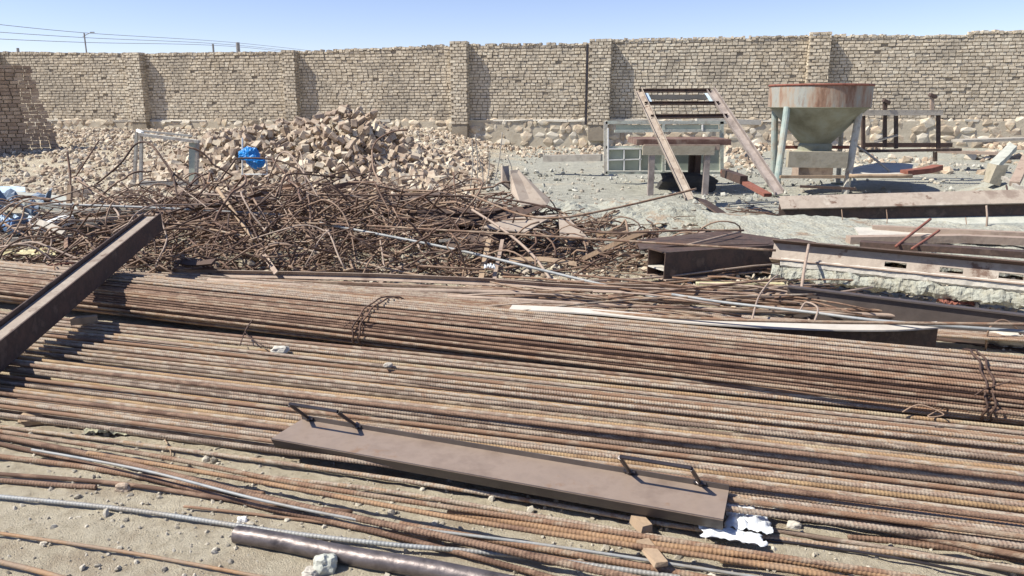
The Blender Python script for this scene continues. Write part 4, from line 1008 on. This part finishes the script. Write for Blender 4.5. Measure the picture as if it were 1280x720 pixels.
# rubble bits in the dark hollow
pts = []; szs = []
for i in range(900):
    px = rnd.uniform(560, 1300); Y = rnd.uniform(5.9, 8.2); x = (px - 640) / 950 * Y; pts.append((x, Y, gz0(x, Y) + rnd.uniform(0, .05))); szs.append(rnd.uniform(.012, .05))
tag(scatter('debris', 'rubble', pts, szs, flat=.4, jit=.22), 'small debris between the stock and the beams', 'rubble', kind='stuff')
mb = MB(); q = random.Random(8)
for i in range(260):
    x = q.uniform(.2, 6.5); y = q.uniform(6.8, 12.); z = gz0(x, y) + q.uniform(.01, .12); 
    if abs(x) > y * .72: continue
    pts = [Vector((x, y, z))]; yaw = q.uniform(0, 6.28); step = .08
    for k in range(q.randint(4, 14)):
        yaw += q.gauss(0, .25); p = pts[-1] + Vector((math.cos(yaw), math.sin(yaw), q.gauss(0, .12))) * step; p.z = max(p.z, gz0(p.x, p.y) + .01); pts.append(p)
    mb.tube(pts, q.choice([.004, .006, .008]), 5)
tag(mb.build('scrap_wire', 'scrap', smooth=True, recalc=False), 'loose wire offcuts scattered over the gravel right of the heap', 'scrap', kind='stuff')

# gravel mounds and slabs in the right middle ground
def mound(cx, cy, rx, ry, h, name, label, m, seed):
    N = 40; vs = []
    for j in range(N + 1):
        for i in range(N + 1):
            u = i / N * 2 - 1; v = j / N * 2 - 1; x = cx + u * rx; y = cy + v * ry; d = u * u + v * v
            k = max(0, 1 - d) ** 1.2 * h * (1 + .5 * noise.noise((x * 1.6, y * 1.6, seed)))
            k += .05 * max(0, 1 - d) * (noise.noise((x * 6, y * 6, seed)) + .6 * noise.noise((x * 15, y * 15, seed)))
            vs.append((x, y, gz(x, y) + k - .02 - (.06 if d > 1 else 0)))
    mb = MB(); mb.add(vs, [(j * (N + 1) + i, j * (N + 1) + i + 1, (j + 1) * (N + 1) + i + 1, (j + 1) * (N + 1) + i) for j in range(N) for i in range(N)])
    return tag(mb.build(name, m), label, 'mound')
mound(2.0, 11.4, 1.5, 1.3, .20, 'gravel_mound', 'low grey gravel mound in front of the leaning frame', 'slab_concrete', 1)
mound(9.6, 13.6, 1.6, 1.3, .30, 'gravel_mound', 'grey gravel mound under the timber at the right edge', 'slab_concrete', 2)
mound(.6, 11.2, 1.2, 1.2, .22, 'gravel_mound', 'grey gravel mound just behind the pointed brown plate', 'slab_concrete', 3)
slab_mesh('concrete_chunk', [WD(872, 262, 10.4), WD(905, 258, 10.8), WD(912, 268, 10.2), WD(880, 275, 9.8)], .15, 'slab_concrete', 'rough concrete chunk at the thin end of the long slab', 61, sub=6, amp=.05)
solidpoly([WD(868, 246, 10.6), WD(884, 250, 10.8), WD(930, 280, 9.9), WD(905, 272, 9.9)], .02, 'steel_plate', 'beam_dark', 'black triangular plate propped at the foot of the leaning frame', 'steel plate')
stripD([(905, 214, 12.4), (960, 244, 10.9)], .12, .05, 'timber_beam', 'redrust', 'dark red timber lying inside the leaning frame', 'timber')
stripD([(1075, 305, 7.6), (1200, 312, 7.2), (1340, 322, 6.9)], .14, .06, 'timber_beam', 'beam_dark', 'dark steel flat lying just behind the castellated beam', 'steel bar')
stripD([(1090, 288, 8.6), (1340, 300, 7.9)], .10, .12, 'timber_beam', 'beam', 'brown rusty beam between slab and pale topped beam', 'beam')
stripD([(850, 335, 7.4), (968, 327, 7.6)], .12, .03, 'flat_bar', 'beam_pale', 'pale flat bar in the shade right of the box section', 'steel bar')
pts = []; szs = []
for i in range(2600):
    x = rnd.uniform(-.5, 12); y = rnd.uniform(8.5, 18)
    if x > y * .72 or noise.noise((x * .7, y * .7, 33)) < .02: continue
    sz = .015 + .07 * rnd.random() ** 3; pts.append((x, y, gz(x, y) + sz * .2)); szs.append(sz)
tag(scatter('gravel_clods', 'clod', pts, szs, flat=.6, jit=.25), 'grey clods and broken cement lumps strewn over the gravel at right', 'rubble', kind='stuff')

# ------------------------------------------------------------------ HOPPER
def hopper():
    Y = 14.4; g = gz0(6.4, Y); c = WD(1024, 125, Y); c.z = g; S = 950 / 14.6
    o = empty('hopper', c, 'rusty round concrete hopper on turquoise legs before the boundary wall', 'hopper')
    zt = WD(1024, 107, Y).z; zr = WD(1024, 134, Y).z; zn = WD(1024, 178, Y).z; Rr = 66 / S * .88
    def ring(prof, name, m, n=48, smooth=True):
        vs = []; fs = []
        for (r, z) in prof:
            for k in range(n): th = 6.28318 * k / n; vs.append((c.x + r * math.cos(th), c.y + r * math.sin(th), z))
        P_ = len(prof); fs = [(i * n + k, i * n + (k + 1) % n, (i + 1) * n + (k + 1) % n, (i + 1) * n + k) for i in range(P_ - 1) for k in range(n)]
        mb = MB(); mb.add(vs, fs); ob = mb.build(name, m, o, smooth=False)
        md = ob.modifiers.new('s', 'SOLIDIFY'); md.thickness = .012; return ob
    ring([(Rr, zt), (Rr, zr)], 'rim', 'hopper_rim')
    ring([(Rr - .004, zr + .01), (Rr * .93, zr - .02), (.27, zn)], 'cone', 'hopper')
    vs = []; n = 48
    m = MB(); m.tube([(c.x + Rr * math.cos(6.28318 * k / n), c.y + Rr * math.sin(6.28318 * k / n), zt) for k in range(n + 1)], .022, 6, cap=False); m.build('rim_bead', 'redrust', o)
    ring([(.27, zn), (.30, zn - .05), (.30, zn - .14), (.42, zn - .17), (.42, zn - .22)], 'outlet', 'hopper', 24)
    for i, (x0, y0, x1, y1, dy, m_) in enumerate(((984, 134, 970, 232, -.75, 'hopper_leg'), (969, 130, 968, 218, .45, 'hopper_leg'), (1074, 140, 1057, 236, -.75, 'frame_paint'), (1052, 158, 1050, 205, .75, 'frame_paint'))):
        a = WD(x0, y0, Y + dy * .6); b = WD(x1, y1, Y + dy); b.z = min(b.z, gz0(b.x, b.y)); mb = MB(); mb.tube([a, b], .062 if i < 3 else .045, 12); mb.build('leg', m_, o)
        p_ = MB(); p_.box((b.x, b.y, gz0(b.x, b.y) + .02), (.2, .2, .03)); p_.build('foot_plate', 'hopper', o)
    MB().sweep(Rprof(.12, .28), [WD(984, 199, Y - .72), WD(1058, 200, Y - .72)], up=(0, 0, 1)).build('front_board', 'frame_paint_dark', o)
    MB().sweep(Rprof(.05, .05), [WD(975, 221, Y - .8), WD(1056, 221, Y - .8)]).build('cross_bar', 'wood', o)
    MB().sweep(Uprof(.08, .06, .01), [WD(978, 186, Y + .5), WD(1064, 186, Y + .5)]).build('rear_bar', 'redrust', o)
    MB().box(WD(1015, 215, Y - .3), (.6, .4, .2)).build('gate_box', 'beam', o)
M['frame_paint_dark'] = mat('dusty board', [(.26, .23, .16), (.37, .33, .25), (.30, .26, .19)], scale=5, bump=.4, bscale=25)
hopper()
# trolley frame behind the hopper
def steel_frame():
    Y = 15.6; o = empty('scrap_trolley', WD(1135, 190, Y), 'rusty angle iron frame standing right of the hopper', 'frame')
    def bar(x0, y0, x1, y1, w_, nm, m, dy=0, dz=0):
        a, b = WD(x0, y0, Y + dy), WD(x1, y1, Y + dz if dz else Y + dy); up = (0, 1, 0) if abs(a.x - b.x) < abs(a.z - b.z) else (0, 0, 1)
        mb = MB(); mb.sweep(Lprof(w_, .012) if w_ < .13 else Rprof(w_, .05), [a, b], up=up); mb.build(nm, m, o)
    bar(1076, 144, 1178, 144, .10, 'top_rail', 'wood_grey'); bar(1076, 189, 1200, 187, .13, 'bottom_rail', 'beam_dark', -.4); bar(1076, 184, 1190, 184, .09, 'rear_rail', 'beam_dark', .4)
    for x, y0, y1, m in ((1105, 125, 184, 'beam_dark'), (1119, 145, 186, 'beam_dark'), (1172, 144, 188, 'beam_dark'), (1164, 118, 146, 'beam'), (1168, 190, 202, 'beam_dark'), (1078, 145, 190, 'beam_dark')):
        bar(x, y0, x, y1, .062, 'post', m)
    bar(1092, 178, 1122, 170, .04, 'brace', 'wood_grey')
    for x, y in ((1108, 127), (1166, 120)): 
        m = MB(); m.box(WD(x, y, Y), (.14, .1, .06), Matrix.Rotation(.4, 3, 'Y')); m.build('hook', 'beam_dark', o)
steel_frame()
G3 = 'boards and bars lying right of the hopper'
solidpoly([WD(1062, 210, 13.9), WD(1098, 203, 15.2), WD(1142, 204, 15.), WD(1138, 217, 13.6), WD(1062, 219, 13.5)], .03, 'plywood_sheet', 'concrete_pale', 'pale board propped flat over the shadow right of the hopper', 'board', G3)
rodD([(1062, 220, 13.4), (1140, 220, 13.4)], .035, 'wood', 'reddish wooden bar under the pale board', 'timber_bar', 'timber')
stripD([(1130, 216, 13.6), (1158, 213, 13.7), (1172, 209, 13.9)], .2, .09, 'curved_plate', 'redrust', 'dark red curved channel piece right of the pale board', 'steel plate')
rodD([(1062, 176, 14.2), (1090, 196, 14.), (1112, 214, 13.8)], .02, 'wood_grey', 'grey stick leaning from the hopper leg to the pale board', 'stick', 'stick')
stripD([(1196, 176, 19.5), (1285, 173, 19.5)], .5, .06, 'plank', 'wood_grey', 'long grey plank lying at the foot of the wall at right', 'timber')
stripD([(1172, 189, 17.5), (1250, 192, 17.)], .3, .06, 'plank', 'beam', 'pinkish plank on the gravel right of the steel frame', 'timber')
slab_mesh('concrete_slab', [WD(1236, 204, 14.6), WD(1262, 178, 15.6), WD(1272, 182, 15.3), WD(1248, 207, 14.2)], .1, 'concrete', 'grey concrete fragment propped up at right under the wall', 15, sub=5, amp=.02)
MB_ = MB(); MB_.box(WD(1244, 218, 13.6), (.22, .2, .34), Matrix.Rotation(.15, 3, 'Y'), jit=.03); tag(MB_.build('wood_block', 'frame_paint_dark'), 'squat brown wooden block standing on the gravel at right', 'timber')
stripD([(1284, 196, 13.), (1268, 230, 12.)], .14, .08, 'timber_beam', 'beam', 'pinkish timber leaning at the right edge', 'timber')
stripD([(1254, 222, 12.6), (1272, 234, 11.8), (1300, 238, 11.6)], .06, .05, 'timber_bar', 'wood_grey', 'grey stick lying before the leaning timber at the right edge', 'timber')
rodD([(1258, 232, 11.), (1262, 246, 10.4), (1275, 254, 10.), (1290, 258, 10.)], .013, 'scrap', 'dark bent wire drooping over the pale topped beam at right', 'wire', 'wire')
stripD([(680, 198, 17.), (752, 197, 16.6)], .2, .14, 'timber_beam', 'wood_grey', 'dark grey timber lying before the wall left of the window frame', 'timber')
stripD([(870, 150, 20.), (950, 153, 20.)], .2, .12, 'plank', 'concrete_pale', 'pale board stuck along the top of the plinth behind the leaning frame', 'timber')
stripD([(930, 225, 11.6), (905, 216, 12.4)], .12, .12, 'timber_beam', 'beam_dark', 'dark timber in the shade between leaning frame and hopper', 'timber')
stripD([(1000, 233, 12.6), (1070, 236, 12.4)], .05, .04, 'timber_bar', 'beam_dark', 'thin dark batten along the back edge of the pale topped beam', 'timber')

# ------------------------------------------------------------------ window unit, bench and leaning frame
def window_unit():
    Y = 15.2; o = empty('window_frame', WD(830, 235, Y), 'large pale green window frame with small panes before the wall', 'window')
    def fr(x0, y0, x1, y1, w_, nm, m='green_paint', parent=None, dy=0):
        a, b = WD(x0, y0, Y + dy), WD(x1, y1, Y + dy); up = (0, 1, 0)
        mb = MB(); mb.sweep(Rprof(w_, .06), [a, b], up=up); return mb.build(nm, m, parent or o)
    fr(757, 152, 757, 217, .07, 'post', 'frame_paint'); fr(902, 152, 902, 217, .07, 'post'); fr(757, 153, 905, 153, .06, 'rail'); fr(757, 216, 900, 216, .05, 'rail'); fr(757, 184, 900, 183, .05, 'rail')
    fr(829, 155, 829, 214, .05, 'post')
    for x0, x1, y0, y1, pn in ((761, 827, 186, 213, 2), (832, 899, 186, 213, 2), (770, 898, 156, 163, 1)):
        P = [WD(x, y, Y + .02) for x, y in ((x0, y0), (x1, y0), (x1, y1), (x0, y1))]
        g = solidpoly(P, .006, 'pane', 'glass', parent=o)
    for x in (780, 800): fr(x, 186, x, 213, .022, 'glazing_bar', 'white', dy=-.04)
    fr(761, 200, 802, 199, .022, 'glazing_bar', 'white', dy=-.04); fr(761, 186, 802, 186, .025, 'glazing_bar', 'white', dy=-.04); fr(760, 160, 760, 213, .025, 'glazing_bar', 'white', dy=-.04)
    fr(878, 156, 878, 164, .02, 'glazing_bar', 'white', dy=-.04)
    fr(768, 164, 900, 163, .05, 'rail', dy=-.03)
window_unit()
def bench():
    Y = 13.8; o = empty('steel_bench', WD(850, 236, Y), 'dark red topped steel bench with four legs in front of the window frame', 'bench')
    a, b = WD(790, 173, Y + .6), WD(904, 172, Y + .6)
    m = MB(); m.box((a + b) / 2 + Vector((0, .0, -.05)), ((b - a).length, 1.1, .10)); m.build('bench_top', 'bench_red', o)
    MB().box(WD(852, 184, Y - .02), (1.35, .06, .10)).build('front_rail', 'beam', o)
    MB().box(WD(848, 188, Y - .03), (1.28, .07, .16)).build('apron', 'frame_paint_dark', o)
    for x, y1, dy in ((815, 237, 0), (884, 238, 0), (865, 222, 1.1), (873, 222, 1.0)):
        p = WD(x, 190, Y + dy); g = gz0(p.x, p.y) - .02; m = MB(); m.box((p.x, p.y, (p.z + g) / 2), (.1, .1, p.z - g)); m.build('leg', 'beam_grey' if dy == 0 else 'beam_dark', o)
bench()
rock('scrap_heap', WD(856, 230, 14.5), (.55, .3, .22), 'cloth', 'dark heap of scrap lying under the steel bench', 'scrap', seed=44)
def leaning():
    o = empty('leaning_frame', WD(900, 245, 10.6), 'rusty ladder like frame leaning up in front of the bench', 'frame')
    TL, TR = WD(798, 114, 12.6), WD(888, 114, 12.6); BL, BR = WD(862, 250, 10.4), WD(974, 243, 10.6)
    def bar(a, b, nm, m, w_=.10, t=.05, up=(0, 0, 1)):
        mb = MB(); mb.sweep(Uprof(w_, t, .009), [a, b], up=up); mb.build(nm, m, o)
    bar(TL, BL, 'side_rail', 'beam_pale', .12, .06, (0, -1, 0)); bar(TR, BR, 'side_rail', 'beam_grey', .13, .07, (0, -1, .3))
    TLn = TL.lerp(BL, .0)
    for f0, f1, w_ in ((.0, .0, .05), (.135, .135, .05), (.27, .27, .06)):
        bar(TL.lerp(BL, f0), TR.lerp(BR, f1), 'rung', 'beam_dark', w_, .04, (0, -1, .4))
    a, b = TL.lerp(BL, .02), TR.lerp(BR, .02); c, d = TR.lerp(BR, .12), TL.lerp(BL, .12)
    # torn sheet between the top rungs
    n = 24; vs = []
    for i in range(n + 1):
        t = .12 + .78 * i / n; e = .5 * (1 + math.cos(i * 1.0)) * .03
        vs.append(a.lerp(b, t).lerp(d.lerp(c, t), .15 + e * 3)); vs.append(a.lerp(b, t).lerp(d.lerp(c, t), .72 - e * 4 + rnd.uniform(-.05, .05)))
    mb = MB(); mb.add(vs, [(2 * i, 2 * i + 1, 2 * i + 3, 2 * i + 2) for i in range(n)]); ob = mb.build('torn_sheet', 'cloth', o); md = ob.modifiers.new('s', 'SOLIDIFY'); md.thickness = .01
    for t0, t1 in ((.01, .12), (.9, .98)):
        solidpoly([a.lerp(b, t0), a.lerp(b, t1), d.lerp(c, t1), d.lerp(c, t0)], .006, 'corner_plate', 'lightblue', parent=o)
leaning()

# small window frame on the heap at left
def small_frame():
    Y = 11.2; o = empty('window_frame', WD(210, 232, Y), 'small grey window frame standing at the back of the scrap heap', 'window')
    def fr(x0, y0, x1, y1, w_, nm, m, dy=0, dy2=None, d=.1):
        a, b = WD(x0, y0, Y + dy), WD(x1, y1, Y + (dy if dy2 is None else dy2)); up = (0, 1, 0) if abs(a.y - b.y) < .3 else (0, 0, 1)
        mb = MB(); mb.sweep(Rprof(w_, d), [a, b], up=up); mb.build(nm, m, o)
    fr(177, 166, 176, 232, .035, 'post', 'frame_paint', d=.05); fr(247, 176, 245, 230, .04, 'post', 'wood_grey', d=.05); fr(175, 168, 249, 177, .04, 'rail', 'frame_paint'); fr(176, 229, 246, 229, .06, 'rail', 'wood_grey')
    fr(172, 163, 240, 170, .028, 'rail', 'frame_paint', .25, d=.04); fr(171, 164, 168, 228, .035, 'post', 'frame_paint', .25, d=.05); fr(172, 163, 178, 166, .035, 'rail', 'white', .25, 0, d=.04)
    solidpoly([WD(x, y, Y + .02) for x, y in ((236, 178), (246, 179), (245, 226), (236, 226))], .005, 'pane', 'glass', parent=o)
small_frame()
def bag():
    Y = 12.2
    o = empty('wire_stand', WD(317, 218, Y), 'thin white stand holding up the blue bag before the brick pile', 'stand')
    for nm, pts in (('post', [(303, 172, Y), (303, 218, Y)]), ('post', [(333, 196, Y), (334, 218, Y)]), ('rail', [(302, 218, Y), (334, 218, Y)])):
        MB().tube([WD(*p) for p in pts], .012, 6).build(nm, 'white', o)
    b = bmesh.new(); bmesh.ops.create_icosphere(b, subdivisions=5, radius=1)
    for v in b.verts:
        q = v.co.copy(); f = 1 + .3 * noise.noise(q * 1.5) + .22 * (abs(noise.noise(q * 4)) - .2) + .12 * abs(noise.noise(q * 9))
        v.co = Vector((q.x * .16 + (.06 if q.z < -.2 else -.02), q.y * .12, q.z * .155)) * f
    me = bpy.data.meshes.new('plastic_bag'); b.to_mesh(me); b.free(); me.materials.append(M['blue']); ob = bpy.data.objects.new('plastic_bag', me); C.objects.link(ob); ob.location = WD(315, 197, Y - .15)
    tag(ob, 'bright blue crumpled plastic bag hanging before the brick pile', 'bag')
bag()
# ------------------------------------------------------------------ left edge debris
slab_mesh('concrete_slab', [WD(8, 238, 11.2), WD(88, 246, 10.8), WD(98, 262, 9.9), WD(30, 250, 10.)], .07, 'concrete', 'thin pale slab tilted over the blue sheet at left', 23, sub=6, amp=.01)
slab_mesh('fibre_sheet', [WD(-60, 232, 11.8), WD(30, 234, 11.6), WD(32, 240, 11.2), WD(-60, 242, 11.)], .03, 'lightblue', 'pale blue sheet behind the tilted slab at the left edge', 27, sub=5, amp=.02)
crumple('tarpaulin', WD(-10, 268, 10.2), (.75, .3, .5), 'blue_dark', 'dark blue tarpaulin bunched at the left edge', 'tarpaulin', 33, amp=.6, rot=0)
crumple('plastic_sheet', WD(2, 284, 9.6), (.32, .2, .35), 'lightblue', 'light blue plastic lying in front of the tarpaulin', 'plastic', 36)
def drum():
    A = WD(14, 284, 9.3); B = WD(26, 282, 9.2)
    o = empty('plastic_drum', A, 'small blue plastic tub lying on its side at left', 'tub'); d = (B - A).normalized()
    MB().tube([A, B], .1, 18).build('tub_body', 'blue_tub', o, smooth=False); MB().tube([B, B + d * .02], .11, 18).build('tub_rim', 'blue_tub', o)
    MB().tube([B + d * .021, B + d * .025], .085, 18).build('tub_opening', 'blue_dark', o)
M['blue_tub'] = mat('faded blue tub', [(.08, .16, .32), (.14, .25, .45)], scale=4, bump=.2, bscale=20, rough=.5)
drum()
mb = MB(); mb.sweep(Rprof(.18, .10), [WD(44, 286, 9.2), WD(88, 273, 9.6)], up=(0, 0, 1)); tag(mb.build('foam_block', 'white'), 'white foam block lying beside the blue tub', 'foam')
stripD([(62, 267, 9.9), (160, 260, 9.7)], .09, .05, 'timber_bar', 'wood_grey', 'grey timber bar behind the white foam block', 'timber')
stripD([(-40, 303, 8.6), (90, 295, 8.7)], .05, .04, 'timber_bar', 'wood_grey', 'thin grey batten in front of the white foam block', 'timber')
crumple('straw_mat', WD(12, 318, 8.0), (.55, .12, .12), 'straw', 'yellow straw matting at the left edge behind the bundle', 'matting', 41, amp=.4)
wire_pts = [(22, 262, 9.5), (36, 272, 9.3), (70, 284, 9.1)]
rodD([(26, 264, 9.4), (45, 272, 9.3), (68, 284, 9.1)], .008, 'frame_paint', 'thin pale wire curving over the blue tub', 'wire', 'wire')
stripD([(86, 263, 9.4), (88, 232, 9.5)], .05, .05, 'timber_post', 'wood', 'short dark post standing behind the left rods', 'timber', up=(0, 1, 0))
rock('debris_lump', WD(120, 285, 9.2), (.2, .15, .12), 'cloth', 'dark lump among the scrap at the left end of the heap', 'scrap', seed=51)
rodD([(205, 270, 9.2), (170, 270, 9.2), (100, 274, 9.1)], .012, 'bar', 'pale bar lying level left of the slanting beam end')
# more broken blocks and slabs scattered left midground
q = random.Random(77)
for i in range(34):
    px = q.uniform(20, 560); Y = q.uniform(11.5, 14.2); p = WD(px, 230, Y); o = bpy.data.objects.new('clay_block', q.choice(VARS)); C.objects.link(o)
    o.location = (p.x, Y, gz(p.x, Y) + .03); o.rotation_euler = (q.uniform(-.5, .5), q.uniform(-.5, .5), q.uniform(0, 6.3)); tag(o, 'single clay block fallen on the ground between scrap heap and brick pile', 'brick', 'clay blocks fallen in front of the pile')

# ------------------------------------------------------------------ far poles and wires beyond the wall
def upole(px, ytop, Y, label, arm=True, r=.08):
    b = WD(px, 75, Y); t = WD(px, ytop, Y); o = empty('utility_pole', (t.x, Y, 0), label, 'utility pole', 'utility poles beyond the wall')
    MB().tube([(t.x, Y, 0), (t.x, Y, t.z)], r, 8).build('mast', 'pole', o)
    if arm:
        MB().tube([(t.x - .2, Y, t.z - .4), (t.x + .8, Y, t.z + .05)], r * .5, 6).build('arm', 'pole', o)
        MB().box((t.x + .95, Y, t.z + .05), (.4, .2, .1)).build('lamp_head', 'pole', o)
    return t
upole(105, 41, 90, 'tall street lamp pole beyond the wall at left')
t2 = upole(266, 55, 120, 'short pole leftmost of the two beside each other beyond the wall', False, .16)
t3 = upole(297, 53, 120, 'short pole rightmost of the two beside each other beyond the wall', False, .3)
upole(22, 60, 120, 'low pole top just over the wall at far left', False, .2)
for i, (ya, yb, yc, lab) in enumerate(((27, 41, 53, 'topmost'), (39, 47, 56, 'middle'), (49, 53, 58, 'lowest'))):
    mb = MB(); mb.tube(smooth_path([WD(-60, ya - 3, 75), WD(105, yb, 90), WD(290, yc, 120), WD(420, yc + 14, 160)], 8), .028, 5)
    tag(mb.build('power_line', 'pole'), lab + ' of the three power lines crossing the sky at left', 'cable', 'power lines beyond the wall')
